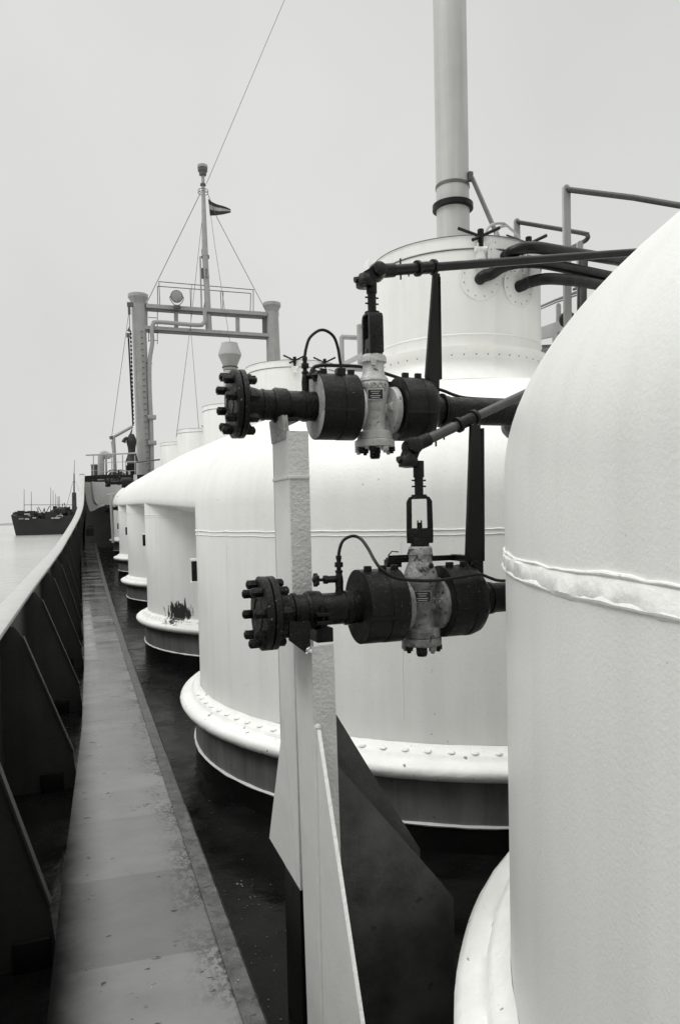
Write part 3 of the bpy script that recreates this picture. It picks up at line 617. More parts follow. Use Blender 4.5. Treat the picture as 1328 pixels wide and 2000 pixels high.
    d = Vector((0, 1, 0)) if upper else Vector((.915, -.404, 0)); e = Vector((1, 0, 0)) if upper else Vector((.404, .915, 0)); c0 = Vector((vc, u, z))
    out = [(-hw, y0), (-hw*1.02, y0+.03), (-hw*.98, y1-.02), (-hw*.8, y1-.004), (-hw*.6, y1), (hw*.6, y1), (hw*.8, y1-.004), (hw*.98, y1-.02), (hw*1.02, y0+.03), (hw, y0)]
    inn = [(hw*.60, y0), (hw*.58, y1-.014), (hw*.54, y1-.010), (-hw*.54, y1-.010), (-hw*.58, y1-.014), (-hw*.60, y0)]
    D = .058 if upper else .034
    mb.prism([c0+d*a+Vector((0, 0, b_))-e*D/2 for a, b_ in out+inn], e*D)
    yk = mb.build('yoke', GREASE, t4, bevel=.002)
    mb = MB(); mb.box(c0+Vector((0, 0, y0+(y1-y0)*.16)), (yw*.9, yw*.5, (y1-y0)*.32) if not upper else (.052, yw*.9, (y1-y0)*.42), (d, e, Vector((0, 0, 1))) if not upper else None); mb.cyl(c0+Vector((0, 0, y0-.02)), c0+Vector((0, 0, y0+.02)), hw*.72, n=20); mb.build('gland', GREASE, t4, bevel=.003)
    mb = MB(); zg = y0+(y1-y0)*.30; mb.cyl(c0+Vector((0, 0, zg)), c0+Vector((0, 0, zg+.02)), .010, n=12)
    hn = [(-.009, zg+.012), (-.009, zg+.032), (-.004, zg+.032), (-.004, zg+.024), (.004, zg+.024), (.004, zg+.032), (.009, zg+.032), (.009, zg+.012)]
    mb.prism([c0+d*a+Vector((0, 0, b_))-e*.006 for a, b_ in hn], e*.012); mb.build('indicator', GREASE, t4)
    mb = MB(); y2 = pxs['stem_top']; mb.cyl(c0+Vector((0, 0, y1-.005)), c0+Vector((0, 0, y2)), sw_/2*.9, n=18); mb.cyl(c0+Vector((0, 0, y2-.06)), c0+Vector((0, 0, y2)), sw_/2*1.12, n=18)
    mb.cyl(c0+Vector((0, 0, y1-.008)), c0+Vector((0, 0, y1+.006)), sw_*.8, n=18)
    for q in (.28, .45): mb.cyl(c0+Vector((-.028, 0, y1+(y2-y1)*q)), c0+Vector((.028, 0, y1+(y2-y1)*q)), .0035, n=6)
    mb.build('stem', GREASE, t4)
    return V, t3, t4
bodyA = [(.066, -.128), (.070, -.124), (.070, -.098), (.064, -.094), (.049, -.088), (.046, -.06), (.045, -.02), (.047, .0), (.051, .03), (.056, .055), (.060, .08), (.060, .094), (.057, .098), (.057, .102), (.060, .105), (.058, .115), (.046, .13), (.043, .15), (.043, .172), (.046, .178), (.046, .195)]
VA, valveA, spinA = manifold('upper', 2.667, .428,
    dict(flange=(460, 487), rings=[(522, .060, .006), (556, .066, .03), (603, .0605, .01), (876, .062, .012), (868, .070, .006)], drums=[(622, 698), (780, 846)], end_v=2.02, valve=738, s=1,
         body=bodyA, base=(-.158, .080), collar=(.193, .054), plate=(.046, .058), face=-.30, cast=[('AUDCO', .030, .082, .0605, 0), ('STEEL', .020, -.006, .0465, 0), ('300', .019, -.040, .0455, 0), ('4', .016, -.070, .047, 0)],
         yoke=(.215, .375, .088, .038), stem_top=.515), .1275, .128,
    ['upper black pipe with a bolted blind flange, crossing above the shorter lower one',
     'black insulation drum with speckled grey end face, left of the upper valve', 'black insulation drum right of the upper valve, under the tapered bracket',
     'upper silver plug valve with raised cast lettering and black plate', 'black spindle with closed-looking yoke standing on the upper valve'], True)
bodyB = [(.064, -.128), (.069, -.124), (.069, -.098), (.068, -.094), (.054, -.088), (.048, -.06), (.044, -.02), (.045, .01), (.048, .03), (.050, .05), (.060, .07), (.064, .085), (.064, .1), (.060, .115), (.050, .138), (.043, .155), (.042, .17), (.044, .19)]
VB, valveB, spinB = manifold('lower', 2.40, -.328,
    dict(flange=(503, 536), rings=[(553, .058, .012), (572, .064, .008), (606, .066, .022), (676, .062, .014), (955, .062, .01)], drums=[(697, 774), (857, 930)], end_v=2.02, valve=822, s=1,
         body=bodyB, base=(-.158, .074), collar=(.192, .046), plate=(.028, .051), face=-.36, cast=[('STEEL', .020, -.014, .0445, 0), ('300', .020, -.045, .0465, 0), ('4', .016, -.072, .0495, 0), ('OTTERY', .019, -.110, .0695, 0)],
         yoke=(.222, .395, .096, .036), stem_top=.525), .1275, .134,
    ['lower black pipe with a crusted bolted blind flange, clamped in front of the grey posts',
     'black insulation drum left of the lower valve, touching the bent thin tube', 'black insulation drum right of the lower valve, under the tapered bracket',
     'lower silver plug valve, stained, with a side plug fitting and cast lettering', 'black spindle with open yoke window standing on the lower valve'], False)
# side fitting of the lower valve
vc = VB(822); mb = MB(); o_ = Vector((vc-.012, 2.40-.03, -.328+.135)); dd = Vector((.25, -1, .12)).normalized()
mb.lathe([(.026, .0), (.028, .02), (.024, .024), (.018, .026), (.018, .036), (.012, .038), (.012, .055)], o_, dd, 20); mb.hexa(o_+dd*.024, o_+dd*.034, .020); f_ = mb.build('plug_fitting', SILVERD, valveB)
mb = MB(); mb.lathe([(.010, .050), (.010, .058), (.006, .062)], o_, dd, 16); mb.build('fitting_cap', FLG, f_)
mb = MB(); mb.tube([(vc-.045, 2.36, -.328+.20), (vc-.065, 2.355, -.328+.20), (vc-.075, 2.35, -.328+.185)], .0025, 6); mb.build('latch_wire', GREASE, valveB)

# remote control rods
def rod(name, u, start, end, rad, jx, stem_z, lab, tpx, up_, zbase, glabel):
    t = thing('control_rod', start, lab, 'control rod')
    a, b_ = Vector(start), Vector(end); d = (b_-a).normalized()
    mb = MB(); mb.cyl(a+d*.05, b_, rad, n=16); mb.cyl(a+d*.05, a+d*.20, rad*1.18, n=16); mb.build('rod', RAILP if not up_ else BLACK, t)
    mb = MB(); 
    mb.lathe([(.018, -.004), (.036, 0), (.038, .02), (.030, .038), (.024, .05)], (jx, u, stem_z-.012), (0, 0, 1), 18, jit=.004)
    mb.cyl(Vector((jx-.045, u, stem_z+.012)), Vector((jx-.01, u, stem_z+.02)), .012, n=8)
    mb.lathe([(.022, -.03), (.034, -.026), (.036, .0), (.030, .028), (.022, .032)], a+Vector((0, 0, 0)), (Vector((0, -1, .2))), 18, jit=.003)
    mb.bar((jx, u, stem_z+.02), a, .05, .045, (0, 1, 0)); mb.cyl(a, a+d*.075, rad*1.5, n=16); mb.build('universal_joint', GREASE, t, bevel=0)
    mb = MB(); q = a+d*.11; mb.cyl(q-Vector((0, 0, .04)), q+Vector((0, 0, .045)), .0035, n=6); q = a+d*.15; mb.cyl(q-Vector((0, 0, .03)), q, .003, n=6); mb.build('split_pin', GREASE, t)
    t2 = thing('rod_bracket', (VV(tpx, u), u, zbase), glabel, 'bracket')
    xs = VV(tpx, u); tt = (xs-a.x)/d.x; q = a+d*tt
    mb = MB(); mb.lathe([(rad*1.75, -.047), (rad*1.75, -.035), (rad*1.35, -.033), (rad*1.35, .033), (rad*1.75, .035), (rad*1.75, .047)], q, d, 18); mb.build('sleeve', GREASE, t2)
    return t2, q
VV = lambda px, u: u*(.3387+.9409*(px-664)/1400)/(.9409-.3387*(px-664)/1400)
zA = .428+.515; jA = VA(724)
sa = at_u(738, 530, 2.667); ea = at_v(1236, 493, 2.62); da = (ea-sa)
tA, qA = rod('upper', 2.667, sa, sa+da*1.25, .0185, VA(726), at_u(726, 556, 2.667).z, 'upper long black rod crossing in front of the big turret', 850, True, .47, 'tall tapered black bracket holding up the upper rod')
sb_ = at_u(806, 872, 2.40); eb = at_u(1035, 764, 2.46); db = eb-sb_
tB, qB = rod('lower', 2.40, sb_, sb_+db*1.3, .017, VB(803), at_u(803, 905, 2.4).z, 'lower slanting rod rising to the right behind the near dome', 924, False, -.19, 'tall tapered black bracket holding up the lower slanting rod')
for tt_, u_, q_, pl_, pm, pr2, base_y, top_y, arm in ((tA, 2.667, qA, 832, 858, 859, 770, 534, (757, 742)), (tB, 2.40, qB, 911, 943, 938, 1126, 830, (775, 1097))):
    X = lambda px, py: at_u(px, py, u_)
    mb = MB(); tl = 847 if tt_ is tA else 920
    mb.prism([X(tl, top_y), X(pr2, top_y), X(pm if tt_ is tA else 944, base_y), X(pl_+18, base_y), X(pl_, base_y-35)], (0, .016, 0)); mb.build('tapered_plate', BLACK, tt_)
    mb = MB(); xx = X(pm-2, base_y-40); mb.prism([X(pm-2, top_y+6), X(pm+1 if tt_ is tA else 942, base_y-30), X(pm+1 if tt_ is tA else 942, base_y-30)+Vector((0, .07, 0)), X(pm-2, top_y+6)+Vector((0, .04, 0))], (.010, 0, 0)); mb.build('stiffener', BLACK, tt_)
    mb = MB(); a = X(arm[0], arm[1]); b_ = X(pl_+4, base_y-38 if tt_ is tA else base_y-28); mb.bar(a+Vector((0, .09, 0)), Vector((b_.x, b_.y+.09, a.z)), .02, .024, (0, 1, 0)); mb.box((b_.x-.005, u_+.05, a.z), (.03, .11, .024)); mb.build('foot_arm', BLACK, tt_)
mb = MB(); a = at_u(758, 1089, 2.5); b_ = at_u(845, 1092, 2.5); mb.bar(a, Vector((b_.x, b_.y, a.z)), .016, .005, (0, 1, 0)); a = at_u(767, 1100, 2.5); mb.box(a, (.06, .03, .03))
mb.tube([at_u(758, 1085, 2.5), at_u(765, 1077, 2.5), at_u(778, 1078, 2.5)], .0025, 6)
tag(mb.build('limit_bracket', GREASE), 'small flat bracket with a bent wire behind the neck of the lower valve', 'bracket')

# thin bent sensing tubes with their needle valves
def sense(u, base_px, base_y, top_y, wheel, pts, lab, hlab, vz):
    X = lambda px, py, du=0: at_u(px, py, u+du)
    b0 = X(base_px, base_y); t0_ = X(base_px, top_y)
    t = thing('needle_valve', b0, hlab, 'needle valve'); ax_ = b0.x; zs = [b0.z+(t0_.z-b0.z)*q for q in (0, .16, .33, .45, .55, .62, .70, .80, .9, 1)]
    mb = MB(); mb.lathe([(.020, zs[0]-b0.z-.012), (.016, 0), (.014, zs[1]-b0.z), (.015, zs[2]-b0.z), (.013, zs[3]-b0.z), (.011, zs[4]-b0.z)], (ax_, u, b0.z), (0, 0, 1), 16)
    mb.hexa((ax_, u, zs[4]), (ax_, u, zs[5]), .014); mb.hexa((ax_, u, zs[6]), (ax_, u, zs[7]+.004), .0155); mb.cyl((ax_, u, zs[4]), (ax_, u, zs[9]), .0085, n=12); mb.hexa((ax_, u, zs[8]), (ax_, u, zs[9]), .0105)
    mb.build('valve_stem', GREASE, t, bevel=.001)
    mb = MB(); wx, wy, face = wheel; wc = X(wx, wy, -.03 if face else 0); c_ = Vector((ax_, u, wc.z))
    d = (wc-c_).normalized(); mb.hexa(c_+d*.012, c_+d*.045, .014); mb.cyl(c_, wc, .006, n=10); mb.hexa(c_+d*.045, c_+d*.058, .017); mb.build('side_body', GREASE, t, bevel=.001)
    mb = MB(); vs = []; n_ = 40; dn = d if not face else Vector((-.35, -1, .1)).normalized()
    x = dn.cross(Vector((0, 0, 1))).normalized(); y = x.cross(dn)
    for i in range(n_):
        a = 2*PI*i/n_; rr = .022+.0032*math.cos(5*a); vs.append(wc+(x*math.cos(a)+y*math.sin(a))*rr)
    mb.prism([q-dn*.007 for q in vs], dn*.014); mb.lathe([(.008, -.012), (.010, -.007), (.010, .007), (.007, .012)], wc, dn, 12); mb.build('handwheel', FLG, t, bevel=.002)
    mb = MB(); P_ = [Vector((ax_, u, zs[9]))]+[at_u(px, py, u+du) for px, py, du in pts]; mb.tube(P_, .0058, 10, smooth=6)
    tag(mb.build('sensing_tube', BLACK), lab, 'tube')
sense(2.667, 597, 772, 697, (617, 733, True), [(598, 680, 0), (605, 660, 0), (622, 646, 0), (637, 646, 0), (652, 658, 0), (660, 680, 0), (664, 705, 0), (668, 724, 0.0)], 'thin black tube arching high above the left drum of the upper valve', 'small needle valve with a lobed wheel on the upper pipe', 0)
sense(2.40, 663, 1160, 1085, (617, 1133, False), [(664, 1070, 0), (671, 1055, 0), (688, 1047, 0), (704, 1052, -.02), (718, 1070, -.06), (730, 1092, -.10), (745, 1112, -.13), (768, 1127, -.14), (800, 1133, -.145), (850, 1134, -.15), (900, 1127, -.15), (935, 1122, -.13), (955, 1128, -.10), (975, 1134, -.06), (1010, 1133, 0)], 'thin black tube looping over the lower valve to the near tank', 'small needle valve with side wheel left of the lower drum', 0)
mb = MB(); P_ = [at_u(607, 770, 2.74), at_u(607, 735, 2.74), at_u(611, 720, 2.75), at_u(625, 714, 2.76), at_u(660, 714, 2.8), at_u(702, 716, 2.85), at_u(735, 724, 2.9), at_u(800, 745, 2.95), at_u(862, 762, 2.95), at_u(885, 771, 2.95), at_u(910, 777, 2.95), at_u(960, 780, 2.95), at_u(1040, 783, 2.95)]
mb.tube(P_, .0075, 10, smooth=5); tag(mb.build('sensing_tube', BLACK), 'straight thin black tube running behind the upper valve along its pipe', 'tube')
mb = MB(); mb.box(at_u(665, 727, 2.62), (.034, .03, .03)); tag(mb.build('tube_clip', GREASE, bevel=.004), 'small black clip where the arching tube meets the upper left drum', 'clip')

# ------------------------------------------------------------------ support posts
def tri(mb, pts, th): mb.prism(pts, th)
tP = thing('pipe_support_post', (.76, 2.66, DZ), 'taller pale grey post under the upper pipe, rough right face, wide gusset at foot', 'post', 'grey posts carrying the pipes')
mb = MB(); uA0 = 2.55
def lean(px_t, y_t, px_b, y_b, u): a = at_u(px_t, y_t, u); b_ = at_u(px_b, y_b, u); return a, b_
A0, A1 = lean(562, 842, 573, 1262, uA0); k_ = (A0.x-A1.x)/(A0.z-A1.z); xA = lambda z: A0.x+k_*(z-A0.z)
zt = A0.z; zb = -1.40
mb.prism([(xA(zt), uA0, zt), (xA(zt), uA0+.22, zt), (xA(zb), uA0+.22, zb), (xA(zb), uA0, zb)], (.012, 0, 0)); mb.build('side_web', POST, tP)
mb = MB(); mb.prism([(xA(zt), uA0-.010, zt), (xA(zb), uA0-.010, zb), (xA(zb)+.076, uA0-.010, zb), (xA(zt)+.076, uA0-.010, zt)], (0, .012, 0)); mb.build('front_plate', ROUGHP, tP)
mb = MB(); mb.prism([(xA(zt), uA0+.21, zt), (xA(zb), uA0+.21, zb), (xA(zb)+.076, uA0+.21, zb), (xA(zt)+.076, uA0+.21, zt)], (0, .012, 0)); mb.build('back_plate', POST, tP)
mb = MB(); zj = at_u(562, 932, uA0).z
mb.box((xA(zj)+.036, uA0-.012, zj), (.080, .010, .014)); mb.box((xA(zj)-.002, uA0+.11, zj), (.008, .22, .012)); mb.build('joint_weld', POST, tP, bevel=.003)
sd = at_u(541, 862, uA0+.11)
mb = MB(); mb.prism([(xA(zt)-.006, uA0+.02, sd.z), (xA(zt)-.014, uA0+.02, .428-.05), (xA(zt)-.014, uA0+.215, .428-.05), (xA(zt)-.006, uA0+.215, sd.z)], (.02, 0, 0)); mb.build('saddle_plate', INSFACE, tP)
mb = MB(); mb.box((xA(zt)+.03, uA0+.117, .428-.062), (.05, .16, .016)); mb.build('saddle_seat', GREASE, tP, bevel=.003)
g = [at_v(552, 1405, xA(-.6)-.004), at_v(525, 1645, xA(-1)-.004), at_v(574, 1744, xA(-1.2)-.004), at_v(575, 1750, xA(-1.2)-.004)]
gx = xA(-1.0)-.004
mb = MB(); mb.prism([(xA(zz)-.0015, yy, zz) for yy, zz in [(q.y, max(q.z, -1.395)) for q in g[:3]]+[(uA0+.03, -1.395), (uA0+.03, g[2].z+.1), (uA0+.17, g[0].z-.02)]], (.010, 0, 0)); mb.build('side_gusset', POST, tP)
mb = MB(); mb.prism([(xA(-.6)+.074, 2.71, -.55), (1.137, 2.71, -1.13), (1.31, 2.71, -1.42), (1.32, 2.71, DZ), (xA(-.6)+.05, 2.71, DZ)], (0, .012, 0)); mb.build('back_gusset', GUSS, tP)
zb = DZ
mb = MB(); mb.box((xA(-1.4)+.038, 2.66, (DZ-1.40)/2), (.074, .215, -1.40-DZ)); mb.build('shadow_foot', BLACK, tP)  # lower post end coloured black to stand for deep shadow
tQ = thing('pipe_support_post', (.76, 2.4, DZ), 'shorter pale grey post carrying the lower pipe, triangular plate gussets in front and beside', 'post', 'grey posts carrying the pipes')
uB0 = 2.30; B0, B1 = lean(607, 1264, 613, 1440, uB0); kB = (B0.x-B1.x)/(B0.z-B1.z); xB = lambda z: B0.x+kB*(z-B0.z); zt = B0.z
mb = MB(); mb.prism([(xB(zt), uB0, zt-.0), (xB(zt), uB0+.20, zt), (xB(zb), uB0+.20, zb), (xB(zb), uB0, zb)], (.012, 0, 0)); mb.build('side_web', POST, tQ)
mb = MB(); mb.prism([(xB(zt), uB0-.010, zt), (xB(zb), uB0-.010, zb), (xB(zb)+.079, uB0-.010, zb), (xB(zt)+.079, uB0-.010, zt+.006)], (0, .012, 0)); mb.build('front_plate', ROUGHP, tQ)
# front gusset towards the viewer with its weld bead
G0 = at_u(613, 1424, uB0-.012); gx = xB(-.7)+.004
e1 = at_v(676, 1815, gx); sl_ = (e1.y-G0.y)/(e1.z-G0.z)
mb = MB(); mb.prism([(gx, uB0-.010, G0.z), (gx, uB0-.030, G0.z+.004), (gx, G0.y+sl_*(DZ-G0.z), DZ), (gx, uB0-.010, DZ)], (.010, 0, 0)); mb.build('front_gusset', POST, tQ)
mb = MB(); mb.tube([(gx+.002, uB0-.017, G0.z+.012-i*.0125) for i in range(108)], [.0095+.0030*(i % 2)*random.uniform(.5, 1) for i in range(108)], 7); mb.tube([(gx-.002, uB0-.014, G0.z+.010-i*.0125) for i in range(108)], [.0045+.0025*random.random() for i in range(108)], 7); mb.sphere((gx+.005, uB0-.022, G0.z+.008), .012, 8); mb.build('gusset_weld', POST, tQ)
mb = MB(); mb.bar((gx+.005, uB0-.032, G0.z), (gx+.005, G0.y+sl_*(DZ-G0.z)-.002, DZ), .0125, .003, (0, 1, 0)); mb.build('gusset_edge', WELD, tQ)
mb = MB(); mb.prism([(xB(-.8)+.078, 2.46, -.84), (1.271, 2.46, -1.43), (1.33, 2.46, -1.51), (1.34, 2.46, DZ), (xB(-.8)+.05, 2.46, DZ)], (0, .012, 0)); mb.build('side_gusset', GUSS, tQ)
# pipe clamp and black bracket under the lower pipe
tK = thing('pipe_clamp', (VB(607), 2.40, -.45), 'black bolted clamp and slanted bracket holding the lower pipe to its post', 'clamp')
zB = -.328; mb = MB(); mb.lathe([(.064, -.022), (.068, -.020), (.068, .020), (.064, .022)], (VB(612), 2.40, zB), (1, 0, 0), 36, jit=.002); mb.build('clamp_band', GREASE, tK)
ear = MB(); q = Vector((VB(617), 2.40-.072, zB-.006)); ear.box(q, (.058, .05, .012)); ear.box(q-Vector((0, 0, .028)), (.058, .05, .014)); e_ = ear.build('clamp_ear', GREASE, tK, bevel=.003)
mb = MB(); q2 = q+Vector((0, -.004, 0)); mb.hexa(q2+Vector((0, 0, .004)), q2+Vector((0, 0, .022)), .013); mb.cyl(q2+Vector((0, 0, .02)), q2+Vector((0, 0, .030)), .007, n=10); mb.cyl(q2-Vector((0, 0, .05)), q2+Vector((0, 0, .01)), .006, n=8); mb.hexa(q2-Vector((0, 0, .05)), q2-Vector((0, 0, .035)), .013); mb.build('clamp_bolt', GREASE, e_)
mb = MB(); X = lambda px, py: at_u(px, py, 2.285)
mb.prism([X(565, 1214), X(606, 1214), X(606, 1268), X(600, 1277), X(566, 1252)], (0, .014, 0)); mb.build('bracket_plate', GREASE, tK)
mb = MB(); mb.box((VB(606)+.035, 2.40, zB-.085), (.06, .10, .05)); mb.build('saddle_block', GREASE, tK, bevel=.004)
mb = MB(); c_ = at_u(602, 1268, 2.27); 
for i in range(9): mb.sphere(c_+Vector((random.uniform(-.010, .010), 0, random.uniform(-.012, .014))), random.uniform(.002, .005), 6)
mb.build('drips', LIP, tK)
# flakes of pale paint scattered on the dark deck
random.seed(5); mb = MB()
for i in range(150):
    u = random.uniform(2.6, 8.5) if i % 2 else random.uniform(2.7, 4.2); v = random.uniform(.60, 1.0) if i % 3 else random.uniform(.6, 1.6); z = DZ+sheer(u)+.002; r_ = random.uniform(.0015, .0045)*(1.9 if i % 11 == 0 else 1)
    if (v-LAT)**2+(u-TC.y)**2 < 2.44**2 or (v-LAT)**2+(u-.572)**2 < 2.44**2: continue
    n_ = random.randint(4, 6); a0 = random.random()*6; mb.prism([(v+r_*random.uniform(.5, 1)*math.cos(a0+2*PI*q/n_), u+1.3*r_*random.uniform(.5, 1)*math.sin(a0+2*PI*q/n_), z) for q in range(n_)], (0, 0, .0015))
tag(struct(mb.build('paint_flakes', SKIRT, flat=True), 'stuff'), 'tiny pale paint flakes scattered on the dark wet deck', 'paint flakes')

# ------------------------------------------------------------------ goalpost mast (bow), about 31 m away
UP = 31.0
tM = thing('goalpost_mast', (at_u(272, 925, UP).x, UP, 1.75), 'grey goalpost mast with two round-capped posts, crossbeams and topmast at the bow', 'mast')
def V3(px, py, u=UP): return at_u(px, py, u)
def mpost(pxt, pyt, pxb, pyb, r1, r2, crest):
    a = V3(pxb, pyb); b_ = V3(pxt, pyt); mb = MB(); mb.cyl(a, b_, r1, r2, 28); o = mb.build('post', MAST, tM)
    mb = MB(); mb.lathe([(r2, -.42), (r2*1.15, -.30), (r2*1.38, -.17), (r2*1.45, -.15), (r2*1.45, -.02), (r2*1.35, 0), (0.02, .03)], b_, (0, 0, 1), 32); mb.build('post_cap', MAST, o)
    return a, b_, o
aL, bL, oL = mpost(270, 575, 284, 930, .31, .28, 1)
aR, bR, oR = mpost(531, 592, 535, 720, .31, .27, 0)
aR2 = V3(541, 930)
mb = MB(); mb.cyl(aR2, aR, .33, .31, 24); mb.build('post_foot', MAST, tM)
for i in range(24):
    q = V3(276+i*.55, 652+i*11.6); mb = MB(); mb.box(q+Vector((0, -.36, 0)), (.10, .06, .03)); mb.build('rung', MASTD, oL)
mb = MB(); mb.bar(V3(262, 600)+Vector((0, -.2, 0)), V3(278, 930)+Vector((0, -.2, 0)), .05, .14, (1, 0, 0)); mb.build('guide_rail', MAST, oL)
mb = MB(); mb.prism([V3(274, 592), V3(289, 592), V3(289, 640), V3(278, 640)], (0, .25, 0)); mb.build('beam_bracket', MAST, oL)
def vbeam(px0, py0, px1, py1, h, d, m_=MAST, nm='crossbeam', du=0):
    a, b_ = V3(px0, py0, UP+du), V3(px1, py1, UP+du); mb = MB(); mb.bar(a, b_, d, h); return mb.build(nm, m_, tM)
vbeam(285, 599, 520, 615, .16, .35); vbeam(289, 604, 518, 620, .10, .30, MASTD, 'beam_underside'); vbeam(276, 641, 530, 657, .14, .40)
vbeam(280, 646, 525, 661, .05, .36, MASTD, 'beam_underside')
for px, y0, y1 in ((344, 602, 646), (405, 607, 651), (464, 612, 654), (516, 616, 655)):
    mb = MB(); mb.bar(V3(px, y0), V3(px+.8, y1), .16, .12, (0, 1, 0)); mb.build('web', MAST if px != 516 else MASTD, tM)
mb = MB(); mb.tube([V3(400, 606, UP-.25), V3(401, 624, UP-.25), V3(397, 632, UP-.25), V3(385, 635, UP-.25), V3(310, 629, UP-.25), V3(300, 633, UP-.25), V3(297, 645, UP-.25), V3(298, 670, UP-.25), V3(293, 705, UP-.25), V3(293, 760, UP-.25), V3(296, 830, UP-.25), V3(298, 925, UP-.25)], .085, 14, smooth=4); mb.build('vent_line', MAST, tM)
for px, py in ((297, 815), (297.5, 865)):
    mb = MB(); mb.box(V3(px, py, UP-.25), (.34, .3, .17)); mb.build('pipe_coupling', MAST, tM, bevel=.02)
mb = MB()
for py in (710, 803): mb.bar(V3(283, py, UP-.2), V3(298, py, UP-.2), .03, .03)
mb.build('pipe_bracket', MASTD, tM)
# topmast
mt = MB(); mt.cyl(V3(409, 650), V3(401, 500), .13, .12, 18); mt.cyl(V3(401, 500), V3(397.5, 378), .13, .08, 18); mt.cyl(V3(397.5, 378), V3(396.5, 340), .07, .07, 14); mo = mt.build('topmast', MAST, tM)
mt = MB(); a = V3(396.5, 344); mt.lathe([(.07, 0), (.15, .04), (.16, .16), (.20, .20), (.21, .42), (.19, .45)], a, (0, 0, 1), 20); mt.lathe([(.07, 0), (.12, .03), (.12, .10), (.07, .13)], V3(397, 364), (0, 0, 1), 18); mt.build('mast_head', MASTD, mo)
mt = MB(); mt.lathe([(.185, .33), (.215, .33), (.215, .44), (.19, .45)], a, (0, 0, 1), 20); mt.build('head_band', MAST, mo)
mt = MB(); 
for py in (372, 377): mt.tube([V3(397, py)+Vector((.21*math.cos(q), .21*math.sin(q), 0)) for q in [2*PI*i/20 for i in range(20)]], .012, 6, closed=True)
for i in range(5): q = 2*PI*i/5; mt.cyl(V3(397, 372)+Vector((.21*math.cos(q), .21*math.sin(q), 0)), V3(397, 377)+Vector((.21*math.cos(q), .21*math.sin(q), 0)), .01, n=5)
mt.build('mast_ring', MASTD, mo)
mt = MB(); mt.bar(V3(391.5, 504), V3(394, 602), .06, .07, (0, 1, 0)); mt.bar(V3(390, 503), V3(402, 501), .05, .08); mt.bar(V3(395, 487), V3(396, 505), .06, .05, (0, 1, 0)); mt.build('derrick_socket', MAST, mo)
mt = MB(); mt.prism([V3(402, 580), V3(414, 606), V3(397, 606)], (0, .1, 0)); mt.build('mast_gusset', MAST, mo)
mt = MB(); mt.box(V3(396.5, 534), (.10, .12, .42)); mt.box(V3(407, 502), (.08, .08, .14)); mt.box(V3(407, 541), (.08, .08, .10)); mt.build('mast_fitting', MASTD, mo)
for i, py in enumerate((530, 537, 544)):
    text_mesh(('B', 'E', 'N')[i], .17, lambda x, y, q, py=py: V3(402.5, py)+Vector((x, -.15-q, y)), .004).build('mast_lettering', MASTD, mo)
# rails on the crossbeam
mb = MB(); rr_ = .018
for a, b_ in (((310, 550), (496, 566)), ((308, 559), (490, 573)), ((308, 559), (309, 601)), ((311, 552), (313, 600)), ((372, 564), (373, 607)), ((431, 568), (433, 609)), ((490, 573), (489, 613)), ((495, 566), (495, 615)), ((436, 570), (436, 609))):
    mb.cyl(V3(*a), V3(*b_), rr_, n=6)
mb.build('beam_handrail', MASTD, tM)
mb = MB(); mb.cyl(V3(290, 620), V3(307, 621), .015, n=5)
for py in (650, 665): mb.cyl(V3(291, py), V3(308, py), .015, n=5)
mb.cyl(V3(308, 600), V3(308, 672), .015, n=5); mb.cyl(V3(291, 640), V3(291, 668), .015, n=5); mb.build('ladder', MASTD, tM)
# searchlight
tS = thing('searchlight', V3(345, 600, UP-.3), 'round black searchlight in a forked mount on the upper crossbeam', 'searchlight')
a = V3(345.5, 579, UP-.5); mb = MB(); dd = Vector((-.1, -1, -.12)).normalized(); mb.lathe([(.10, .32), (.20, .26), (.25, .05), (.25, -.02), (.235, -.02)], a, -dd*-1*-1, 28, cap=True); mb.build('lamp_drum', BLACK, tS)
mb = MB(); mb.lathe([(.228, 0), (.20, .01), (.02, .015)], a+dd*.024, dd, 28); mb.build('lamp_glass', GLASS, tS)
mb = MB(); mb.tube([a+dd*.03+(dd.cross(Vector((0, 0, 1))).normalized()*math.cos(q)+Vector((0, 0, 1))*math.sin(q))*.24 for q in [2*PI*i/28 for i in range(28)]], .018, 6, closed=True); mb.build('lamp_rim', MASTD, tS)
mb = MB(); x = Vector((1, -.1, 0)).normalized(); mb.tube([a+x*.27, a+x*.26-Vector((0, 0, .14)), a+x*.12-Vector((0, 0, .33)), a-Vector((0, 0, .36)), a-x*.12-Vector((0, 0, .33)), a-x*.26-Vector((0, 0, .14)), a-x*.27], .018, 6, smooth=3); mb.build('fork', MASTD, tS)
mb = MB(); mb.lathe([(.10, -.38), (.17, -.40), (.16, -.50), (.08, -.54)], a, (0, 0, 1), 16); mb.build('lamp_base', MASTD, tS)
# rigging
def wires(name, label, segs, r=.011):
    mb = MB()
    for s in segs:
        for i in range(len(s)-1): mb.cyl(V3(*s[i]), V3(*s[i+1]), r, n=5)
    return tag(mb.build(name, WIRE), label, 'rigging')
wires('topmast_stay', 'left stay wire running from the topmast ring down to the left post cap', [[(392, 377), (287, 592)]], .014)
wires('topmast_stay', 'right stay wire running from the topmast ring down to the right post cap', [[(406, 378), (424, 425), (520, 608)]], .014)
wires('aerial_wire', 'thin wire rising from the mast head out of the top of the picture', [[(404, 358), (426, 306), (520, 84), (560, -10)]], .011)
wires('signal_halyard', 'thin halyard from the topmast to the second turret', [[(396, 420), (372, 640), (345, 853, 21)]], .010)
wires('signal_halyard', 'pair of thin lines falling from the flag past the mushroom vent', [[(412, 420), (420, 480), (450, 672)], [(375, 555), (373, 640), (389, 840, 21)]], .009)
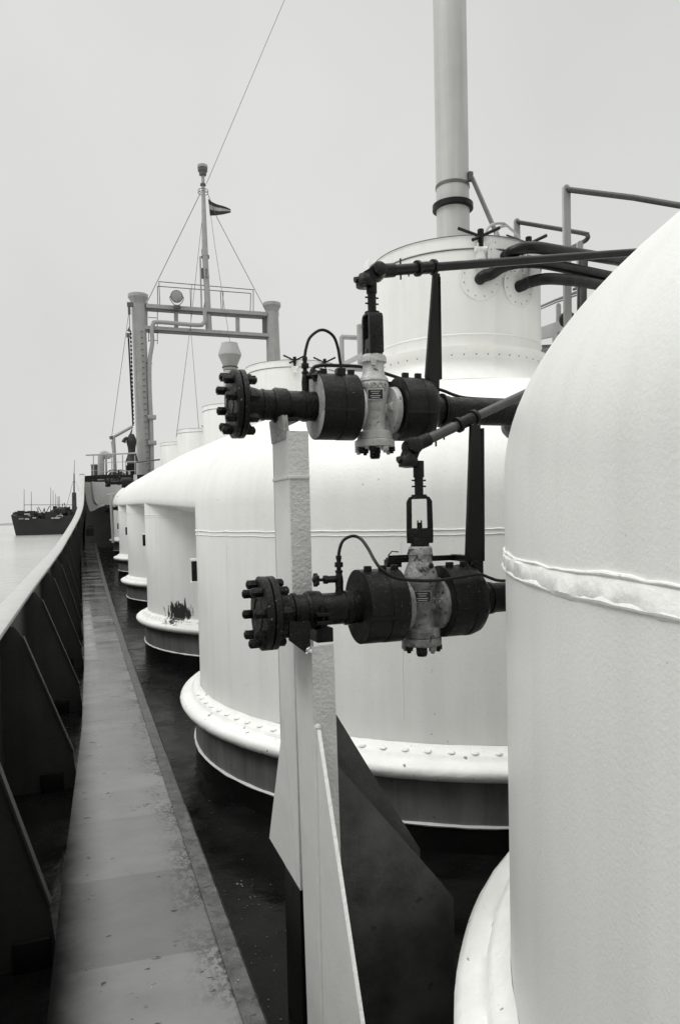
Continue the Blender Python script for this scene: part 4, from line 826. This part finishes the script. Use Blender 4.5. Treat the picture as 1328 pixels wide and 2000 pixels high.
# flag
tF = thing('flag', V3(407, 388), 'small dark flag with a lighter middle band flying right of the topmast', 'flag')
def flag_band(f0, f1, m_, nm):
    rows = []
    for i in range(15):
        s = i/14; topy = 388+21*s**.8+1.2*math.sin(s*6); boty = 421-6*s**2; px = 407+4*(0)+s*44
        r_ = []
        for f in (f0, (f0+f1)/2, f1):
            y = topy+(boty-topy)*f; q = at_u(px+(3.5*f*(1-s)), y, UP+.12*math.sin(s*7+f)); r_.append(q)
        rows.append(r_)
    mb = MB(); mb.sheet(rows); mb.sheet([[q+Vector((0, .012, 0)) for q in r_] for r_ in rows]); mb.build(nm, m_, tF)
flag_band(0, .30, FDARK, 'upper_band'); flag_band(.30, .62, FLIGHT, 'middle_band'); flag_band(.62, 1, FDARK, 'lower_band')
# chain hoist on the left post
tH = thing('chain_hoist', V3(252, 600, UP-.4), 'hoist tackle with chain hanging beside the left goalpost', 'hoist')
UC = UP-.4
mb = MB(); mb.box(V3(255, 595, UC), (.25, .12, .16)); mb.box(V3(253, 607, UC), (.10, .1, .28)); mb.prism([V3(253, 638, UC), V3(257, 648, UC), V3(249, 645, UC)], (0, .12, 0)); mb.box(V3(251, 655, UC), (.14, .12, .16)); mb.build('pulley_block', MASTD, tH)
mb = MB(); mb.cyl(V3(251, 660, UC), V3(260, 832, UC), .022, n=6); mb.cyl(V3(252.5, 660, UC), V3(261, 832, UC), .016, n=6); mb.cyl(V3(253, 607, UC), V3(254, 640, UC), .015, n=6); mb.build('fall_rope', BLACK, tH)
mb = MB(); n_ = 46
for i in range(n_):
    a = V3(256+5.0*i/n_, 648+(830-648)*i/n_, UC-.05); mb.box(a, (.07, .02, .09) if i % 2 else (.02, .07, .09))
mb.build('chain', BLACK, tH)
wires('guy_wire', 'thin guy wire slanting down left of the goalpost', [[(252, 612), (219, 852)]], .010)
# right post tackle
mb = MB(); mb.box(V3(542, 614), (.10, .1, .2)); mb.cyl(V3(543, 618), V3(543, 690), .03, n=6); mb.box(V3(543, 668), (.09, .09, .2)); tag(mb.build('tackle', MASTD), 'short dark tackle hanging on the right goalpost', 'tackle')

# ------------------------------------------------------------------ forecastle and its gear
UFC = 28.4
tc_ = thing('forecastle', (5.5, UFC, 0), 'pale forecastle front wall with a rounded lower edge at the end of the walkway', 'forecastle')
def Fp(px, py, u=UFC): return at_u(px, py, u)
zt = Fp(200, 938).z
mb = MB(); prof = [Fp(166, 938), Fp(167, 960), Fp(170, 980), Fp(176, 998), Fp(183, 996), Fp(190, 992), Fp(200, 988), Fp(212, 986), Fp(240, 985), Fp(300, 985)]
outl = [(p.x, UFC, p.z) for p in prof]+[(11, UFC, prof[-1].z), (11, UFC, zt)]
mb.prism(outl, (0, .08, 0)); mb.build('front_wall', PALE, tc_)
mb = MB(); mb.tube([Vector((p.x, UFC+.01, p.z)) for p in prof[3:]]+[Vector((11, UFC+.01, prof[-1].z))], .035, 8, smooth=3); mb.build('wall_lip', CAPW, tc_)
mb = MB(); mb.tube([Vector((p.x+.28, UFC-.05, p.z+.05)) for p in (prof[0]-Vector((0, 0, .1)), prof[1], prof[2], prof[3]+Vector((.0, 0, .2)))], .04, 8, smooth=3); mb.build('stiffening_rib', MAST, tc_)
mb = MB(); mb.box((5.7, UFC+1.6, 0), (11.16, .1, 3.5)); mb.build('recess_wall', mat('dim_recess_paint', .03, .5, mott=.15), tc_)
mb = MB(); mb.prism([(.22, UFC, zt), (11, UFC, zt), (10, UFC+9, zt+.3), (1.4, UFC+9, zt+.3), (.24, UFC+.3, zt)], (0, 0, -.06)); mb.build('forecastle_deck', MASTD, tc_)
mb = MB(); mb.bar(Fp(163, 934), Fp(206, 931), .03, .16); mb.bar(Fp(206, 931), (9, UFC, Fp(206, 931).z), .03, .14); mb.build('kerb_strip', BLACK, tc_)
mb = MB(); mb.box(Fp(160.5, 929), (.16, .2, .12)); mb.build('corner_fairlead', MAST, tc_)
mb = MB(); 
for y_ in (1028, 1033): mb.box(Fp(176, y_, 24), (.2, .06, .045))
mb.box(Fp(176, 1040, 24.1), (.24, .3, .22)); tag(mb.build('step_box', BLACK), 'low black box with two pale bars at the far end of the walkway', 'box')

def far(name, label, cat, parts, grp=None):
    t = thing(name, parts[0][2] if False else parts[0][1], label, cat, grp)
    for nm, _, fn, m_ in parts:
        mb = MB(); fn(mb); mb.build(nm, m_, t)
    return t
UD = 29.5; G = lambda px, py, u=UD: at_u(px, py, u)
far('oil_drum', 'dark banded oil drum at the left end of the forecastle rail', 'drum', [('drum_body', G(186, 934), lambda m: m.cyl(G(186, 934), G(185.5, 908), .135, n=24), mat('dull_drum', .10, .5, mott=.5, mscale=3)), ('drum_rim', G(186, 908), lambda m: (m.cyl(G(185.5, 909), G(185.5, 907), .155, n=24), m.cyl(G(186, 920), G(186, 918.5), .145, n=24)), MAST)])
far('gooseneck_vent', 'fat pale gooseneck vent between the drum and the winch', 'vent', [('vent_trunk', G(198, 934, 29), lambda m: m.tube([G(198, 941, 29), G(198, 900, 29), G(199, 890, 29), G(204, 886, 29), G(209, 890, 29), G(210, 896, 29)], [.125, .125, .125, .125, .125, .12], 18, smooth=4), MAST)])
far('mushroom_vent', 'small mushroom vent right of the gooseneck vent on the forecastle', 'vent', [('vent_stem', G(213, 936), lambda m: m.cyl(G(208.5, 932), G(207.5, 888), .04, n=14), MAST), ('vent_cap', G(213, 896), lambda m: m.lathe([(.24, 0), (.25, .05), (.19, .16), (.06, .2)], G(208, 893, 29.8), (0, 0, 1), 20), MAST)])
far('bow_handrail', 'straight handrail with thin stanchions along the forecastle edge', 'handrail', [('top_rail', G(230, 930), lambda m: m.cyl(G(168, 889, 28.6), G(268, 885, 28.6), .03, n=8), MAST), ('mid_rail', G(230, 930), lambda m: (m.cyl(G(193, 904, 28.6), G(268, 901, 28.6), 0.013, n=6), m.cyl(G(193, 922, 28.6), G(268, 919, 28.6), .013, n=6)), MAST)]
    + [('stanchion', G(230, 930), (lambda px: (lambda m: m.cyl(G(px, 889, 28.6), G(px+.6, 936, 28.6), .02, n=6)))(px), MAST) for px in (183, 219, 240, 264)])
far('jib_crane', 'slim jib crane with a slanting boom left of the goalpost', 'crane', [('crane_post', G(224, 934, 30.5), lambda m: (m.cyl(G(226, 934, 30.5), G(222.5, 853, 30.5), .075, .065, 14), m.cyl(G(219, 862, 30.5), G(224, 900, 30.5), .04, n=8)), MAST), ('crane_boom', G(224, 853, 30.5), lambda m: m.cyl(G(219, 855, 30.5), G(259, 833, 30.6), .065, .065, 12), MAST), ('boom_end', G(219, 855, 30.5), lambda m: (m.cyl(G(218, 852, 30.5), G(219, 858, 30.5), .08, n=10), m.cyl(G(214, 854, 30.5), G(223, 853, 30.5), .03, n=6)), MASTD)])
def canvas(m):
    m.lathe([(.26, 0), (.21, .18), (.13, .42), (.14, .58), (.19, .78), (.17, .9), (.09, 1.12)], G(258.5, 903, 29.8), (0.02, 0, 1), 18, jit=.05, seed=4)
    m.tube([G(255, 862, 29.8), G(250, 856, 29.8), G(245, 857, 29.8), G(242, 864, 29.8)], [.07, .06, .06, .09], 8, smooth=2); m.tube([G(258, 862, 29.8), G(256, 848, 29.8), G(259, 838, 29.8)], [.05, .045, .02], 6, smooth=2)
far('winch_cover', 'tall black canvas-wrapped windlass gear standing behind the forecastle rail', 'winch', [('canvas_wrap', G(257, 906, 29.8), canvas, CANVAS)])
def winch(m):
    for px in (222, 237): m.lathe([(.20, -.03), (.21, 0), (.20, .03)], G(px, 931, 29.2), (.3, -1, .1), 24); m.tube([G(px, 933, 29.1)+Vector((.30*math.cos(a), 0, .30*math.sin(a))) for a in [PI*i/10 for i in range(11)]], .025, 6)
    m.cyl(G(215, 931, 29.3), G(245, 929, 29.3), .11, n=14)
far('anchor_winch', 'dark anchor winch wheels low behind the forecastle rail', 'winch', [('winch_drum', G(230, 934, 29.2), winch, MASTD)])
def ctrl(m): m.box(G(257, 922, 28.9), (.40, .3, .5)); m.cyl(G(249, 909, 28.9), G(266, 908, 28.9), .11, n=14)
far('control_cabinet', 'dark cabinet with a small pale opening beside the left goalpost foot', 'cabinet', [('cabinet_body', G(257, 934, 28.9), ctrl, BLACK), ('cabinet_frame', G(257, 934, 28.6), lambda m: (m.tube([G(246, 934, 28.5), G(246, 903, 28.5), G(267, 902, 28.5), G(268, 934, 28.5)], .022, 6), m.bar(G(246, 934, 28.5), G(268, 934, 28.5), .03, .03)), MAST), ('pale_opening', G(253, 925, 28.6), lambda m: m.box(G(253, 925, 28.6), (.08, .03, .2)), CAPW)])
mb = MB(); mb.cyl(G(266, 903.5, 27), G(313, 897.5, 27), .028, n=8); tag(mb.build('boat_boom', RAILP), 'long thin dark bar crossing in front of the left goalpost foot', 'bar')
# mushroom vent beyond the upper flange
cV = at_u(450, 725, 19.9)
tV = thing('cowl_vent', (cV.x, 19.9, .6), 'tall pale vent with a bulging double-cone head behind the upper flange', 'vent')
mb = MB(); mb.cyl((cV.x, 19.9, .4), cV, .19, n=24); mb.build('vent_pipe', PALE, tV)
zz = [at_u(450, y, 19.9).z-cV.z for y in (724, 718, 714, 695, 691, 674, 671)]
mb = MB(); mb.lathe([(.19, zz[0]), (.21, zz[1]), (.20, zz[2]), (.315, zz[3])], cV, (0, 0, 1), 32); mb.build('lower_cone', mat('grey_vent_cone', .28, .5, mott=.1), tV)
mb = MB(); mb.lathe([(.315, zz[3]), (.32, zz[4]), (.23, zz[5]), (.23, zz[6])], cV, (0, 0, 1), 32); mb.build('upper_cone', PALE, tV)
mb = MB(); mb.tube([cV+Vector((.212*math.cos(q), .212*math.sin(q), zz[1])) for q in [2*PI*i/24 for i in range(24)]], .014, 6, closed=True); mb.build('neck_band', BLACK, tV)
# railing and platform seen between the upper spindle and the second turret
tR = thing('turret_platform', at_u(690, 712, 9.5), 'small pale railed platform seen just left of the upper spindle', 'platform')
J = lambda px, py, u=9.5: at_u(px, py, u)
mb = MB(); mb.cyl(J(668, 712), J(667, 658), .035, n=8); mb.cyl(J(667, 658), J(705, 660), .035, n=8); mb.cyl(J(703, 712, 9.2), J(701, 635, 9.2), .035, n=8); mb.cyl(J(701, 637, 9.2), J(725, 639, 9.2), .035, n=8); mb.build('railing', MAST, tR)
mb = MB(); mb.bar(J(672, 711), J(712, 692, 8.5), .05, .05); mb.bar(J(660, 717), J(712, 719), .1, .05); mb.bar(J(665, 723), J(712, 724), .05, .03); mb.build('platform_frame', MAST, tR)
# far copy of the manifold ends (same fittings at the last tank gap)
def far_manifold(px, py, u, label, s=1.0):
    o = at_u(px, py, u); t = thing('manifold_pipe', o, label, 'pipe')
    mb = MB(); mb.lathe([(.128, 0), (.128, .05)], o, (1, 0, 0), 20); f = mb.build('blind_flange', FLG, t)
    for i in range(8):
        a = 2*PI*i/8+.2; q = o+Vector((0, math.cos(a)*.10, math.sin(a)*.10)); b2 = MB(); b2.cyl(q-Vector((.05, 0, 0)), q+Vector((.1, 0, 0)), .02, n=6); b2.build('bolt', FLG, f)
    mb = MB(); mb.cyl(o, o+Vector((1.6, 0, 0)), .057, n=14); mb.lathe([(.057, .3), (.075, .31), (.075, .36), (.057, .37)], o, (1, 0, 0), 16); mb.build('pipe_run', GREASE, t)
    mb = MB(); mb.cyl(o+Vector((.42, 0, 0)), o+Vector((.68, 0, 0)), .155, n=24); mb.build('insulation_drum', INSUL, t)
    mb = MB(); mb.lathe([(.09, -.16), (.09, -.12), (.06, -.08), (.06, .08), (.05, .2), (.05, .24)], o+Vector((.82, 0, 0)), (0, 0, 1), 18); mb.build('valve_body', SILVER, t)
    mb = MB(); mb.cyl(o+Vector((.35, 0, 0)), o+Vector((.35, 0, .38)), .022, n=8); mb.build('needle_stem', GREASE, t)
far_manifold(209.5, 943, 22.5, 'tiny black flanged pipe sticking out above the farthest visible dome edge')
far_manifold(208.5, 993, 23.5, 'tiny black flange just left of the farthest tank shell, lowest of the far fittings')
mb = MB(); q = at_u(217, 975, 23); mb.cyl(q+Vector((0, 0, .15)), at_u(221.5, 1060, 23), .04, n=8); mb.cyl(q+Vector((-.1, 0, .13)), q+Vector((.12, 0, .16)), .03, n=6)
tag(mb.build('sounding_pipe', MAST), 'thin upright pipe against the left edge of the farthest tank', 'pipe')

# ------------------------------------------------------------------ moored ship in the distance
US_ = 150.0; W_ = lambda px, py, u=US_: at_u(px, py, u)
wl_ = at_z(110, 1044, -3.5); US_ = wl_.y
tB_ = thing('moored_ship', W_(110, 1044, US_), 'black moored ship with cluttered deck and tall mast beyond the bulwark at far left', 'ship')
W_ = lambda px, py, du=0: at_u(px, py, US_+du)
mb = MB(); hull = [W_(32, 1047), W_(22, 1006), W_(60, 1013), W_(95, 1014), W_(125, 1008), W_(165, 1002), W_(160, 1043), W_(120, 1046)]
mb.prism(hull, (3, 14, 0)); mb.build('hull', SHIPB, tB_)
mb = MB(); random.seed(11)
for i in range(90):
    px = random.uniform(30, 150); hh = random.uniform(2, 16)+(12 if 100 < px < 150 else 0)*random.random(); q = W_(px, 1014-hh/2, random.uniform(1, 10)); s_ = US_/1400
    if i % 3: mb.box(q, (random.uniform(4, 14)*s_, 2, hh*s_))
    else: mb.sphere(q, hh*.5*s_, 8)
for i in range(14):
    px = random.uniform(80, 160); mb.cyl(W_(px, 1012, 4), W_(px+random.uniform(-14, 14), 985+random.uniform(-4, 12), 5), .12, n=5)
mb.build('deck_gear', SHIPB, tB_)
mb = MB()
for i in range(12):
    px = random.choice([random.uniform(95, 130), random.uniform(40, 80)]); q = W_(px, random.uniform(1003, 1014), -.6); mb.box(q, (random.uniform(.5, 1.6), .3, random.uniform(.12, .4)))
mb.build('pale_gear', CAPW, tB_)
mb = MB(); mb.cyl(W_(146, 1010, 3), W_(145.5, 962, 3), .75, .62, 14); mb.build('mast_trunk', SHIPG, tB_)
mb = MB(); mb.cyl(W_(145.5, 962, 3), W_(145.5, 925, 3), .22, .16, 8); mb.cyl(W_(145.5, 925, 3), W_(146.5, 898, 3), .10, .05, 6); mb.box(W_(145.5, 941, 3), (.8, .3, .15)); mb.build('topmast', SHIPB, tB_)
mb = MB(); mb.cyl(W_(143, 942, 3), W_(128, 1000, 3), .05, n=5); mb.cyl(W_(149, 942, 3), W_(170, 1005, 3), .03, n=5); mb.cyl(W_(48, 986, 3), W_(146, 986, 3), .08, n=5); mb.build('rigging', SHIPG, tB_)
for px, py in ((100, 952), (104.5, 958), (109, 964), (112.5, 969), (115, 970), (117, 969), (62, 960), (48, 955)):
    mb = MB(); mb.cyl(W_(px, 1012, 12), W_(px, py, 12), .12, .06, 6); mb.build('sailing_mast', SHIPG, tB_)
